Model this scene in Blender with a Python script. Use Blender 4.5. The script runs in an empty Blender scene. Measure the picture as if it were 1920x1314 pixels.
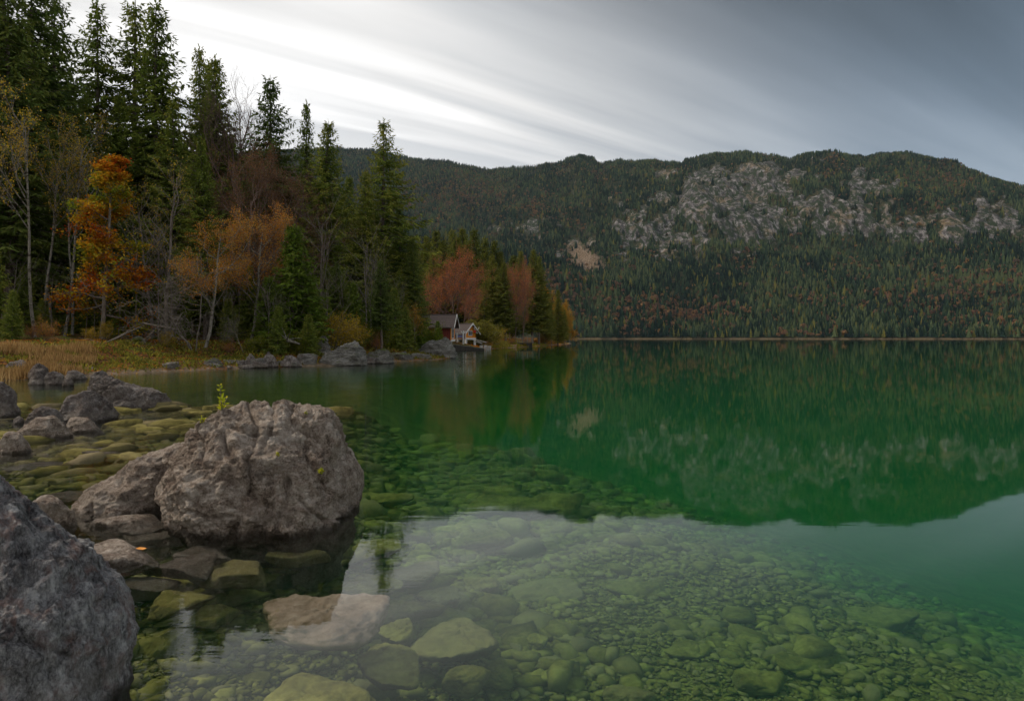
import bpy, math, random
import numpy as np

C = bpy.context.scene.collection
SC = bpy.context.scene
R = math.radians

# ------------------------------------------------------------------ camera
F = 1280.0            # focal length in photo pixels (photo 1920 wide)
HY = 634.0            # horizon row
CAMZ = 1.6
cam = bpy.data.objects.new('camera', bpy.data.cameras.new('camera'))
C.objects.link(cam)
cam.data.sensor_width = 36.0
cam.data.lens = 36.0 * F / 1920.0
cam.data.shift_y = -(657.0 - HY) / 1920.0
cam.location = (0, 0, CAMZ)
cam.rotation_euler = (R(90), 0, 0)
cam.data.clip_end = 20000
cam.data.clip_start = 0.05
SC.camera = cam

SC.view_settings.view_transform = 'Standard'
SC.view_settings.look = 'None'
SC.view_settings.exposure = 0.85
SC.view_settings.gamma = 1.0
SC.view_settings.use_curve_mapping = False
SC.render.engine = 'CYCLES'
SC.cycles.max_bounces = 8
SC.cycles.diffuse_bounces = 3
SC.cycles.glossy_bounces = 3
SC.cycles.transparent_max_bounces = 16
SC.cycles.volume_bounces = 1
SC.cycles.use_denoising = True
SC.cycles.use_adaptive_sampling = True
SC.cycles.adaptive_threshold = 0.02
SC.cycles.sample_clamp_indirect = 4.0

# ------------------------------------------------------------------ node helper
class NT:
    def __init__(self, tree):
        self.t = tree
        tree.nodes.clear()
    def n(self, kind, **kw):
        nd = self.t.nodes.new(kind)
        for k, v in kw.items():
            if k in ('i',):
                for kk, vv in v.items():
                    s = nd.inputs[kk]
                    if isinstance(vv, bpy.types.NodeSocket):
                        self.t.links.new(vv, s)
                    else:
                        s.default_value = vv
            else:
                setattr(nd, k, v)
        return nd
    def math(self, op, a, b=0.0, c=None, clamp=False):
        nd = self.t.nodes.new('ShaderNodeMath'); nd.operation = op; nd.use_clamp = clamp
        for k, v in enumerate((a, b) if c is None else (a, b, c)):
            if isinstance(v, bpy.types.NodeSocket): self.t.links.new(v, nd.inputs[k])
            else: nd.inputs[k].default_value = v
        return nd.outputs[0]
    def vmath(self, op, a, b=(0, 0, 0)):
        nd = self.t.nodes.new('ShaderNodeVectorMath'); nd.operation = op
        for k, v in enumerate((a, b)):
            if isinstance(v, bpy.types.NodeSocket): self.t.links.new(v, nd.inputs[k])
            else: nd.inputs[k].default_value = v
        return nd.outputs['Value'] if op in ('DOT_PRODUCT', 'LENGTH') else nd.outputs[0]
    def mix(self, fac, a, b, mode='MIX'):
        nd = self.t.nodes.new('ShaderNodeMix'); nd.data_type = 'RGBA'; nd.blend_type = mode
        for k, v in ((0, fac), (6, a), (7, b)):
            if isinstance(v, bpy.types.NodeSocket): self.t.links.new(v, nd.inputs[k])
            else: nd.inputs[k].default_value = v if not isinstance(v, tuple) else (tuple(v) + (1.0,))[:4]
        return nd.outputs[2]
    def noise(self, vec, scale, detail=4, rough=0.55, dist=0.0, out='Fac'):
        nd = self.n('ShaderNodeTexNoise', i={'Scale': scale, 'Detail': detail, 'Roughness': rough, 'Distortion': dist})
        if vec is not None: self.t.links.new(vec, nd.inputs['Vector'])
        return nd.outputs[out]
    def ramp(self, fac, stops, interp='LINEAR'):
        nd = self.t.nodes.new('ShaderNodeValToRGB'); nd.color_ramp.interpolation = interp
        e = nd.color_ramp.elements
        while len(e) < len(stops): e.new(0.5)
        for k, (p, c) in enumerate(stops):
            e[k].position = p
            e[k].color = (c, c, c, 1) if isinstance(c, (int, float)) else tuple(c) + (1,)
        self.t.links.new(fac, nd.inputs[0])
        return nd.outputs[0]
    def maprange(self, v, a, b, c=0.0, d=1.0, smooth=False):
        nd = self.t.nodes.new('ShaderNodeMapRange')
        nd.interpolation_type = 'SMOOTHSTEP' if smooth else 'LINEAR'
        self.t.links.new(v, nd.inputs[0])
        for k, x in enumerate((a, b, c, d)): nd.inputs[k + 1].default_value = x
        return nd.outputs[0]

# ------------------------------------------------------------------ world: overcast, bright low in the left, streaked
SUN_EL, SUN_AZ = R(46), R(-78)          # azimuth measured from +Y towards +X
w = bpy.data.worlds.new('World'); SC.world = w; w.use_nodes = True
nt = NT(w.node_tree)
tc = nt.n('ShaderNodeTexCoord').outputs['Generated']
sky = nt.n('ShaderNodeTexSky', sky_type='NISHITA', sun_disc=False)
sky.sun_elevation = SUN_EL; sky.sun_rotation = SUN_AZ
sep = nt.n('ShaderNodeSeparateXYZ', i={0: tc})
z = nt.math('MAXIMUM', sep.outputs[2], 0.0)
zz = nt.math('ADD', z, 0.10)
u = nt.math('DIVIDE', sep.outputs[0], zz); v = nt.math('DIVIDE', sep.outputs[1], zz)
ang = R(56)                              # streaks run towards this azimuth
dx, dy = math.sin(ang), math.cos(ang)
along = nt.math('ADD', nt.math('MULTIPLY', u, dx), nt.math('MULTIPLY', v, dy))
across = nt.math('SUBTRACT', nt.math('MULTIPLY', u, dy), nt.math('MULTIPLY', v, dx))
p1 = nt.n('ShaderNodeCombineXYZ', i={0: nt.math('MULTIPLY', along, 0.13), 1: nt.math('MULTIPLY', across, 1.0), 2: 5.2}).outputs[0]
p2 = nt.n('ShaderNodeCombineXYZ', i={0: nt.math('MULTIPLY', along, 0.32), 1: nt.math('MULTIPLY', across, 2.3), 2: 9.1}).outputs[0]
n1 = nt.noise(p1, 1.0, 5, 0.55, 0.4)
n2 = nt.noise(p2, 1.0, 4, 0.5, 0.3)
streak = nt.math('ADD', nt.math('MULTIPLY', n1, 0.68), nt.math('MULTIPLY', n2, 0.32))
streak = nt.maprange(streak, 0.39, 0.62)
g = (-0.36, 1.0, 0.20); gl = math.sqrt(sum(c * c for c in g)); g = tuple(c / gl for c in g)
glow = nt.vmath('DOT_PRODUCT', tc, g)
glow = nt.math('MAXIMUM', glow, 0.0)
g1 = nt.math('POWER', glow, 11.0)
hl = nt.math('SQRT', nt.math('ADD', nt.math('MULTIPLY', sep.outputs[0], sep.outputs[0]), nt.math('ADD', nt.math('MULTIPLY', sep.outputs[1], sep.outputs[1]), 1e-5)))
gh = math.hypot(.22, 1)
haz = nt.math('DIVIDE', nt.math('ADD', nt.math('MULTIPLY', sep.outputs[0], -.22 / gh), nt.math('MULTIPLY', sep.outputs[1], 1 / gh)), hl)
low = nt.math('MULTIPLY', nt.math('POWER', nt.math('SUBTRACT', 1.0, z), 4.7), nt.math('POWER', nt.math('MAXIMUM', haz, 0.0), 3.8))
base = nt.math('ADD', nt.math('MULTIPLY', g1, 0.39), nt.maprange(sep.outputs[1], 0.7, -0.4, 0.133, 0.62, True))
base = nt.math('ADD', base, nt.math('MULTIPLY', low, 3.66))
bank = (0.60, 1.0, 0.72); bl_ = math.sqrt(sum(c * c for c in bank)); bank = tuple(c / bl_ for c in bank)   # the dark cloud bank, upper right
bk = nt.math('POWER', nt.math('MAXIMUM', nt.vmath('DOT_PRODUCT', tc, bank), 0.0), 7.0)
base = nt.math('MULTIPLY', base, nt.math('SUBTRACT', 1.0, nt.math('MULTIPLY', bk, 0.74)))
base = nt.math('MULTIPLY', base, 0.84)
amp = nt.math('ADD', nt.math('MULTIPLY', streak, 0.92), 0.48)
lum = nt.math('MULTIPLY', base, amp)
cool = nt.mix(nt.maprange(sep.outputs[0], 0.05, 0.6, 0, 1, True), (0.92, 0.98, 1.06), (0.70, 0.94, 1.24))
tint = nt.mix(nt.maprange(lum, 0.10, 0.50, 0, 1), cool, (1.0, 0.985, 0.97))
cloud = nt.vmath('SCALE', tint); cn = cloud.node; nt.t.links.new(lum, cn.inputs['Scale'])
bsky = nt.n('ShaderNodeBackground', i={0: sky.outputs[0], 1: 0.06})
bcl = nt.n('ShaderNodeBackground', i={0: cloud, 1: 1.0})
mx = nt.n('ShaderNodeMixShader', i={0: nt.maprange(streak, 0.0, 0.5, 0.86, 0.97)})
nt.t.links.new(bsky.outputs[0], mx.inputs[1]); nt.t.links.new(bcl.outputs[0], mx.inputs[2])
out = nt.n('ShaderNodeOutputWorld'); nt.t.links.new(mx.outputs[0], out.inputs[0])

sun = bpy.data.objects.new('sun', bpy.data.lights.new('sun', 'SUN')); C.objects.link(sun)
sun.data.energy = 1.5; sun.data.angle = R(11); sun.data.color = (1.0, 0.87, 0.72)
sd = np.array([math.sin(SUN_AZ) * math.cos(SUN_EL), math.cos(SUN_AZ) * math.cos(SUN_EL), math.sin(SUN_EL)])
from mathutils import Vector, Matrix
sun.rotation_euler = Vector(sd).to_track_quat('Z', 'Y').to_euler()

# ------------------------------------------------------------------ numpy helpers
def _hash(ix, iy, iz, seed):
    h = (ix.astype(np.int64) * 374761393 + iy.astype(np.int64) * 668265263 + iz.astype(np.int64) * 2147483647 + seed * 1274126177) & 0xffffffff
    h = ((h ^ (h >> 13)) * 1274126177) & 0xffffffff
    h = h ^ (h >> 16)
    return h
_G = np.array([[1,1,0],[-1,1,0],[1,-1,0],[-1,-1,0],[1,0,1],[-1,0,1],[1,0,-1],[-1,0,-1],[0,1,1],[0,-1,1],[0,1,-1],[0,-1,-1]], float)
def pn(p, seed=0):
    p = np.asarray(p, float)
    i = np.floor(p).astype(np.int64); f = p - i
    w_ = f * f * f * (f * (f * 6 - 15) + 10)
    r = 0
    for a in (0, 1):
        for b in (0, 1):
            for c in (0, 1):
                gi = _hash(i[:, 0] + a, i[:, 1] + b, i[:, 2] + c, seed) % 12
                d = f - np.array([a, b, c])
                dot = (_G[gi] * d).sum(1)
                wt = (w_[:, 0] if a else 1 - w_[:, 0]) * (w_[:, 1] if b else 1 - w_[:, 1]) * (w_[:, 2] if c else 1 - w_[:, 2])
                r = r + dot * wt
    return r
def fbm(p, octv=4, seed=0, gain=0.5, lac=2.03):
    s = 0; a = 1.0; q = np.array(p, float)
    for k in range(octv):
        s = s + a * pn(q, seed + k * 17); q = q * lac; a *= gain
    return s
def ridged(p, octv=4, seed=0, gain=0.5):
    s = 0; a = 1.0; q = np.array(p, float)
    for k in range(octv):
        s = s + a * (1 - 2 * np.abs(pn(q, seed + k * 31))); q = q * 2.1; a *= gain
    return s
def v2(x, y, z=0.0):
    return np.stack([x, y, np.full_like(x, z)], 1)
def sstep(x, a, b):
    t = np.clip((x - a) / (b - a), 0, 1); return t * t * (3 - 2 * t)

def mesh(name, V, Fc, mats=(), smooth=False, midx=None, attrs=None):
    V = np.asarray(V, np.float32).reshape(-1, 3); Fc = np.asarray(Fc, np.int32)
    me = bpy.data.meshes.new(name)
    me.vertices.add(len(V)); me.vertices.foreach_set('co', V.ravel())
    if len(Fc):
        k = Fc.shape[1]
        me.loops.add(Fc.size); me.loops.foreach_set('vertex_index', Fc.ravel())
        me.polygons.add(len(Fc))
        me.polygons.foreach_set('loop_start', np.arange(0, Fc.size, k, dtype=np.int32))
        me.polygons.foreach_set('use_smooth', np.full(len(Fc), bool(smooth)))
        if midx is not None: me.polygons.foreach_set('material_index', np.asarray(midx, np.int32))
    for m in mats: me.materials.append(m)
    if attrs:
        for an, (typ, dom, arr) in attrs.items():
            at = me.attributes.new(an, typ, dom)
            at.data.foreach_set('vector' if typ == 'FLOAT_VECTOR' else 'value', np.asarray(arr).ravel())
    me.update(calc_edges=True)
    return me
def ob(name, me, parent=None, loc=None, rz=0.0, sc=None):
    o = bpy.data.objects.new(name, me); C.objects.link(o)
    if parent is not None: o.parent = parent
    if loc is not None: o.location = loc
    if rz: o.rotation_euler = (0, 0, rz)
    if sc is not None: o.scale = (sc, sc, sc) if isinstance(sc, (int, float)) else sc
    return o
def tag(o, label=None, cat=None, group=None, kind=None):
    if label: o['label'] = label
    if cat: o['category'] = cat
    if group: o['group'] = group
    if kind: o['kind'] = kind
    return o
def copy_tree(o, parent=None):
    c = o.copy(); C.objects.link(c)
    if parent is not None: c.parent = parent
    for ch in list(o.children): copy_tree(ch, c)
    return c

class Acc:
    """collects triangles"""
    def __init__(self): self.V = []; self.F = []; self.n = 0; self.A = []
    def add(self, V, Fc, a=0.0):
        V = np.asarray(V, float).reshape(-1, 3); Fc = np.asarray(Fc, int)
        if Fc.shape[1] == 4: Fc = np.concatenate([Fc[:, [0, 1, 2]], Fc[:, [0, 2, 3]]])
        self.V.append(V); self.F.append(Fc + self.n); self.n += len(V)
        self.A.append(np.full(len(V), a) if np.isscalar(a) else a)
    def box(self, x0, x1, y0, y1, z0, z1):
        V = [(x, y, z) for z in (z0, z1) for y in (y0, y1) for x in (x0, x1)]
        self.add(V, [(0, 2, 3, 1), (4, 5, 7, 6), (0, 1, 5, 4), (2, 6, 7, 3), (0, 4, 6, 2), (1, 3, 7, 5)])
    def tube(self, P, rad, sides=6, cap=True, a=0.0):
        P = np.asarray(P, float); n = len(P); rad = np.broadcast_to(np.asarray(rad, float), (n,))
        T = np.gradient(P, axis=0); T /= np.linalg.norm(T, axis=1, keepdims=True) + 1e-9
        ref = np.array([1.0, 0, 0]) if abs(T[0, 2]) > 0.7 else np.array([0, 0, 1.0])
        U = np.cross(T, ref); U /= np.linalg.norm(U, axis=1, keepdims=True) + 1e-9
        W = np.cross(T, U)
        an = np.arange(sides) * 2 * math.pi / sides
        V = P[:, None] + rad[:, None, None] * (np.cos(an)[None, :, None] * U[:, None] + np.sin(an)[None, :, None] * W[:, None])
        i = np.arange(n - 1)[:, None] * sides; j = np.arange(sides)[None]; j2 = (j + 1) % sides
        Fq = np.stack([i + j, i + j2, i + sides + j2, i + sides + j], -1).reshape(-1, 4)
        self.add(V.reshape(-1, 3), Fq, a)
    def diamonds(self, B, D, Wd, droop=0.0, a=0.0):
        """B base points, D direction*length, Wd half-width vectors"""
        n = len(B)
        if n == 0: return
        V = np.stack([B, B + D * 0.45 + Wd, B + D, B + D * 0.45 - Wd], 1)
        V[:, 2, 2] -= droop
        i = np.arange(n)[:, None] * 4
        F1 = i + np.array([[0, 1, 2]]); F2 = i + np.array([[0, 2, 3]])
        self.add(V.reshape(-1, 3), np.concatenate([F1, F2]), np.repeat(a, 4) if not np.isscalar(a) else a)
    def mesh(self, name, mats=(), smooth=False, attr=False):
        if not self.V: return mesh(name, np.zeros((0, 3)), np.zeros((0, 3)))
        return mesh(name, np.concatenate(self.V), np.concatenate(self.F), mats, smooth,
                    attrs={'var': ('FLOAT', 'POINT', np.concatenate(self.A).astype(np.float32))} if attr else None)

# ------------------------------------------------------------------ shoreline and terrain
def px2x(px, D): return (px - 960.0) / F * D
def px2z(py, D): return CAMZ - (py - HY) / F * D

LAKE = np.array([(-1.6,-1.6),(-3.2,0.6),(-4.8,3),(-6.6,5.6),(-9,8.6),(-13,13),(-17,18),(-19.8,23),(-18.3,27),(-17.0,31.5),(-15,34.6),(-13.7,36.8),(-11,39.4),(-9,42.5),
    (-7.8,47),(-5.6,50.5),(-4.8,53.5),(-5.9,60),(-9.5,72),(-9.8,84),(-7,91),(-4.2,95),(-2.4,103),(0.5,116),(4,128),(9,155),(14,180),(18.5,205),(17,213),
    (8,222),(-8,240),(-40,290),(-100,400),(-300,700),(-500,1000),(-400,1130),(0,1190),(500,1190),(1000,1150),(1500,950),(1800,600),(1700,200),
    (1200,-100),(500,-120),(100,-50),(30,-16),(8,-6),(2,-3.0)], float)
def shore_s(x, y):
    """signed distance to the water's edge, land positive"""
    x = np.asarray(x, float).ravel(); y = np.asarray(y, float).ravel()
    d = np.full(x.shape, 1e9); inside = np.zeros(x.shape, bool)
    n = len(LAKE)
    for k in range(n):
        a = LAKE[k]; b = LAKE[(k + 1) % n]; e = b - a
        t = np.clip(((x - a[0]) * e[0] + (y - a[1]) * e[1]) / (e @ e), 0, 1)
        d = np.minimum(d, np.hypot(x - a[0] - t * e[0], y - a[1] - t * e[1]))
        c = (a[1] > y) != (b[1] > y)
        with np.errstate(divide='ignore', invalid='ignore'):
            xi = (b[0] - a[0]) * (y - a[1]) / (b[1] - a[1]) + a[0]
        inside ^= c & (x < xi)
    return np.where(inside, -d, d)
def ground_z(x, y):
    x = np.asarray(x, float).ravel(); y = np.asarray(y, float).ravel()
    wob = 0.55 * pn(v2(x * 0.45, y * 0.45), 3) + 1.1 * pn(v2(x * 0.16, y * 0.16), 4) * np.clip(np.hypot(x, y) / 40, 0, 1)
    s = shore_s(x, y) + wob
    land = 0.20 * np.clip(s, 0, 6) + 0.055 * np.clip(s - 6, 0, 40) + 0.22 * np.clip(s - 46, 0, 200)
    land += np.clip(s * 0.3, 0, 1) * (0.22 * fbm(v2(x * 0.5, y * 0.5), 3, 8) + 0.35 * pn(v2(x * 0.12, y * 0.12), 9))
    uu = 0.916 * x + 0.40 * y
    dw = -s
    dep = 0.36 + 0.07 * np.clip(dw, 0, 4) + 0.42 * sstep(uu, -0.5, 3.2) + 0.30 * np.clip(uu - 5.4, 0, 60)
    dep = np.where(uu < 4.4, dep, dep) * (1 - 0.72 * sstep(-x - 0.10 * y, 0.0, 2.6) * sstep(y, 6.5, 10.0) - 0.4 * sstep(-x - 0.12 * y, 0.2, 3.0) * (1 - sstep(y, 6.5, 10.0)))
    dep = np.minimum(dep, 0.06 + 0.22 * np.clip(dw, 0, 1e9))
    dep = np.minimum(dep, 22.0)
    dep += np.clip(dw * 0.4, 0, 1) * (0.10 * fbm(v2(x * 0.55, y * 0.55), 4, 12) * np.clip(dep, 0, 2.0)
           + 0.05 * fbm(v2(x * 2.6, y * 2.6), 3, 14))
    return np.where(s > 0, land, -np.maximum(dep, 0.01))
def gz(x, y): return float(ground_z(np.array([x]), np.array([y]))[0])
# ------------------------------------------------------------------ materials
def newmat(name):
    m = bpy.data.materials.new(name); m.use_nodes = True
    return m, NT(m.node_tree)
def finish(nt, sh, vol=None):
    o = nt.n('ShaderNodeOutputMaterial')
    if sh is not None: nt.t.links.new(sh, o.inputs[0])
    if vol is not None: nt.t.links.new(vol, o.inputs[1])
def pbsdf(nt, col, rough=0.8, normal=None, spec=0.3):
    p = nt.n('ShaderNodeBsdfPrincipled')
    for k, v in (('Base Color', col), ('Roughness', rough), ('Normal', normal), ('Specular IOR Level', spec)):
        if v is None: continue
        if isinstance(v, bpy.types.NodeSocket): nt.t.links.new(v, p.inputs[k])
        else: p.inputs[k].default_value = (tuple(v) + (1,))[:4] if isinstance(v, tuple) else v
    return p.outputs[0]
def bump(nt, h, strength=0.5, dist=0.02, normal=None):
    b = nt.n('ShaderNodeBump', i={'Strength': strength, 'Distance': dist, 'Height': h})
    if normal is not None: nt.t.links.new(normal, b.inputs['Normal'])
    return b.outputs[0]

def rock_mat(name, dark, mid, light, scale=1.0, lichen=0.5, moss=0.0, warm=(0.30, 0.20, 0.16), warmth=0.4, wet=True, strata=0.0, fine=1.0):
    m, nt = newmat(name)
    pos = nt.n('ShaderNodeNewGeometry').outputs['Position']
    oi = nt.n('ShaderNodeObjectInfo').outputs['Random']
    off = nt.n('ShaderNodeCombineXYZ', i={0: nt.math('MULTIPLY', oi, 31.0), 1: nt.math('MULTIPLY', oi, 17.0), 2: 0.0}).outputs[0]
    p = nt.vmath('ADD', pos, off)
    if strata:
        mp = nt.n('ShaderNodeMapping', i={'Scale': (1, 1, 1 + strata), 'Rotation': (0.25, 0.35, 0)})
        nt.t.links.new(p, mp.inputs[0]); p = mp.outputs[0]
    a = nt.noise(p, 1.6 * scale, 6, 0.62, 0.6)
    b = nt.noise(p, 9 * scale, 6, 0.70, 0.3)
    c = nt.noise(p, 42 * scale, 4, 0.75)
    d = nt.noise(p, 4.3 * scale, 5, 0.66, 1.2)
    t = nt.math('ADD', nt.math('MULTIPLY', a, 0.30), nt.math('ADD', nt.math('MULTIPLY', b, 0.42), nt.math('MULTIPLY', c, 0.34)))
    col = nt.ramp(t, [(0.445, dark), (0.53, mid), (0.625, light)])
    col = nt.mix(nt.math('MULTIPLY', nt.maprange(d, 0.50, 0.66), warmth), col, warm)
    lm = nt.math('MULTIPLY', nt.maprange(c, 0.55, 0.68), nt.maprange(b, 0.46, 0.60))
    col = nt.mix(nt.math('MULTIPLY', lm, lichen), col, (0.56, 0.54, 0.50))
    # pits and weathered black crust
    vo = nt.n('ShaderNodeTexVoronoi', feature='F1', i={'Scale': 30 * scale}); nt.t.links.new(nt.vmath('ADD', p, nt.vmath('SCALE', nt.noise(p, 12*scale, 2, 0.5, 0, 'Color'))), vo.inputs['Vector'])
    crust = nt.math('MULTIPLY', nt.maprange(nt.noise(p, 2.4 * scale, 6, 0.75, 0.4), 0.54, 0.64), nt.maprange(b, 0.40, 0.56))
    col = nt.mix(nt.math('MULTIPLY', crust, 0.65), col, tuple(x * 0.42 for x in dark))
    rough = 0.85
    if wet:
        z = nt.n('ShaderNodeSeparateXYZ', i={0: pos}).outputs[2]
        zz = nt.math('ADD', z, nt.math('MULTIPLY', b, 0.10))
        wetf = nt.maprange(zz, 0.06, 0.13, 1, 0, True)
        band = nt.math('MULTIPLY', nt.maprange(zz, 0.12, 0.17, 0, 1, True), nt.maprange(zz, 0.19, 0.28, 1, 0, True))
        col = nt.mix(nt.math('MULTIPLY', band, 0.25), col, (0.42, 0.37, 0.30))
        col = nt.mix(nt.math('MULTIPLY', wetf, 0.78), col, (0.040, 0.030, 0.017))
        rough = nt.maprange(wetf, 0, 1, 0.85, 0.45)
    if moss:
        nz = nt.n('ShaderNodeSeparateXYZ', i={0: nt.n('ShaderNodeNewGeometry').outputs['Normal']}).outputs[2]
        mf = nt.math('MULTIPLY', nt.maprange(nz, 0.45, 0.85), nt.maprange(nt.noise(p, 3.0 * scale, 4), 0.56 - 0.15 * moss, 0.66 - 0.12 * moss))
        col = nt.mix(mf, col, nt.mix(c, (0.05, 0.08, 0.01), (0.17, 0.20, 0.03)))
    h = nt.math('ADD', nt.math('MULTIPLY', b, 1.0), nt.math('MULTIPLY', c, 0.45))
    h = nt.math('ADD', h, nt.math('MULTIPLY', vo.outputs['Distance'], 0.5))
    nrm = bump(nt, h, 1.0 * fine, 0.075 / scale)
    finish(nt, pbsdf(nt, col, rough, nrm, 0.25))
    return m

M = {}
M['boulder'] = rock_mat('boulder_limestone', (0.15, 0.108, 0.080), (0.52, 0.415, 0.33), (0.90, 0.79, 0.68), 1.25, 0.8, 0.0, (0.36, 0.245, 0.19), 0.45)
M['dark_rock'] = rock_mat('dark_limestone', (0.075, 0.062, 0.055), (0.23, 0.195, 0.175), (0.46, 0.42, 0.39), 1.0, 0.6, 0.0, (0.20, 0.13, 0.10), 0.4)
M['fore_rock'] = rock_mat('grey_purple_limestone', (0.075, 0.070, 0.072), (0.36, 0.35, 0.355), (0.85, 0.84, 0.84), 2.0, 1.0, 0.0, (0.36, 0.22, 0.19), 0.6, strata=-0.45)
M['shore_rock'] = rock_mat('shore_limestone', (0.09, 0.085, 0.07), (0.22, 0.205, 0.18), (0.42, 0.395, 0.36), 0.35, 0.5, 0.5, (0.25, 0.18, 0.12), 0.4, strata=1.5)
M['pale_rock'] = rock_mat('pale_striated_limestone', (0.07, 0.065, 0.055), (0.29, 0.28, 0.255), (0.58, 0.56, 0.52), 0.55, 0.6, 0.25, (0.26, 0.22, 0.14), 0.4, strata=4.0)

def bed_rock_mat(name, c0, c1, c2, scale=1.0):
    m, nt = newmat(name)
    pos = nt.n('ShaderNodeNewGeometry').outputs['Position']
    oi = nt.n('ShaderNodeObjectInfo').outputs['Random']
    p = nt.vmath('ADD', pos, nt.n('ShaderNodeCombineXYZ', i={0: nt.math('MULTIPLY', oi, 31.0)}).outputs[0])
    a = nt.noise(p, 2.5 * scale, 5, 0.6, 0.8); b = nt.noise(p, 14 * scale, 5, 0.65); c = nt.noise(p, 60 * scale, 3, 0.6)
    t = nt.math('ADD', nt.math('MULTIPLY', a, 0.6), nt.math('MULTIPLY', b, 0.4))
    col = nt.ramp(t, [(0.36, c0), (0.5, c1), (0.66, c2)])
    col = nt.mix(nt.maprange(nt.math('FRACT', nt.math('MULTIPLY', oi, 7.3)), 0.55, 0.95, 0, 0.6), col, (0.19, 0.15, 0.10))
    k = nt.maprange(oi, 0, 1, 0.62, 1.12)
    sc = nt.vmath('SCALE', col); nt.t.links.new(k, sc.node.inputs['Scale'])
    nz = nt.n('ShaderNodeSeparateXYZ', i={0: nt.n('ShaderNodeNewGeometry').outputs['Normal']}).outputs[2]
    col = nt.mix(nt.maprange(nz, 0.1, 0.75), (0.085, 0.075, 0.035), sc)       # silt lies only on the upper sides
    finish(nt, pbsdf(nt, col, 0.9, bump(nt, nt.math('ADD', b, nt.math('MULTIPLY', c, 0.4)), 0.6, 0.02), 0.1))
    return m
M['bed_stone'] = bed_rock_mat('silted_stone', (0.060, 0.050, 0.014), (0.150, 0.128, 0.036), (0.255, 0.222, 0.072))
M['bed_pink'] = bed_rock_mat('pinkish_submerged_limestone', (0.13, 0.095, 0.06), (0.27, 0.20, 0.15), (0.42, 0.34, 0.27))

def ground_material():
    m, nt = newmat('ground')
    pos = nt.n('ShaderNodeNewGeometry').outputs['Position']
    z = nt.n('ShaderNodeSeparateXYZ', i={0: pos}).outputs[2]
    # land: brown leaf litter, moss, bare stones
    a = nt.noise(pos, 0.5, 5, 0.6); b = nt.noise(pos, 3.2, 5, 0.7); c = nt.noise(pos, 14.0, 3, 0.7)
    litter = nt.ramp(nt.math('ADD', nt.math('MULTIPLY', b, 0.6), nt.math('MULTIPLY', c, 0.4)),
                     [(0.38, (0.035, 0.022, 0.010)), (0.5, (0.12, 0.06, 0.025)), (0.64, (0.26, 0.12, 0.045))])
    moss = nt.ramp(c, [(0.35, (0.03, 0.045, 0.008)), (0.65, (0.14, 0.15, 0.02))])
    land = nt.mix(nt.maprange(nt.noise(pos, 0.9, 4, 0.6, 0.5), 0.47, 0.57), litter, moss)
    # lake bed: pale silt with darker hollows, cobbles
    vo = nt.n('ShaderNodeTexVoronoi', feature='DISTANCE_TO_EDGE', i={'Scale': 7.0})
    nt.t.links.new(nt.vmath('ADD', pos, nt.vmath('SCALE', nt.noise(pos, 5.0, 2, 0.5, 0, 'Color'))), vo.inputs['Vector'])
    vo.inputs['Randomness'].default_value = 1.0
    e = nt.maprange(vo.outputs[0], 0.0, 0.10, 0, 1, True)
    d1 = nt.noise(pos, 1.1, 5, 0.62, 0.8); d2 = nt.noise(pos, 9.0, 5, 0.7)
    bed = nt.ramp(nt.math('ADD', nt.math('MULTIPLY', d1, 0.55), nt.math('MULTIPLY', d2, 0.45)),
                  [(0.36, (0.045, 0.038, 0.012)), (0.5, (0.13, 0.112, 0.034)), (0.66, (0.24, 0.212, 0.070))])
    bed = nt.mix(nt.maprange(e, 0, 1, 0.55, 0.0), bed, (0.05, 0.045, 0.02))
    bed = nt.mix(nt.maprange(z, -12.0, -3.0, 0.45, 0.0), bed, (0.30, 0.34, 0.20))
    shore = nt.ramp(b, [(0.35, (0.10, 0.075, 0.045)), (0.65, (0.30, 0.23, 0.17))])
    land = nt.mix(nt.maprange(nt.math('ADD', z, nt.math('MULTIPLY', b, 0.2)), 0.16, 0.34, 0, 1, True), shore, land)
    col = nt.mix(nt.maprange(z, -0.10, 0.03, 0, 1), bed, land)
    h = nt.math('ADD', nt.math('MULTIPLY', e, 0.7), nt.math('ADD', d2, nt.math('MULTIPLY', c, 0.5)))
    finish(nt, pbsdf(nt, col, 0.95, bump(nt, h, 0.8, 0.05), 0.1))
    return m

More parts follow.
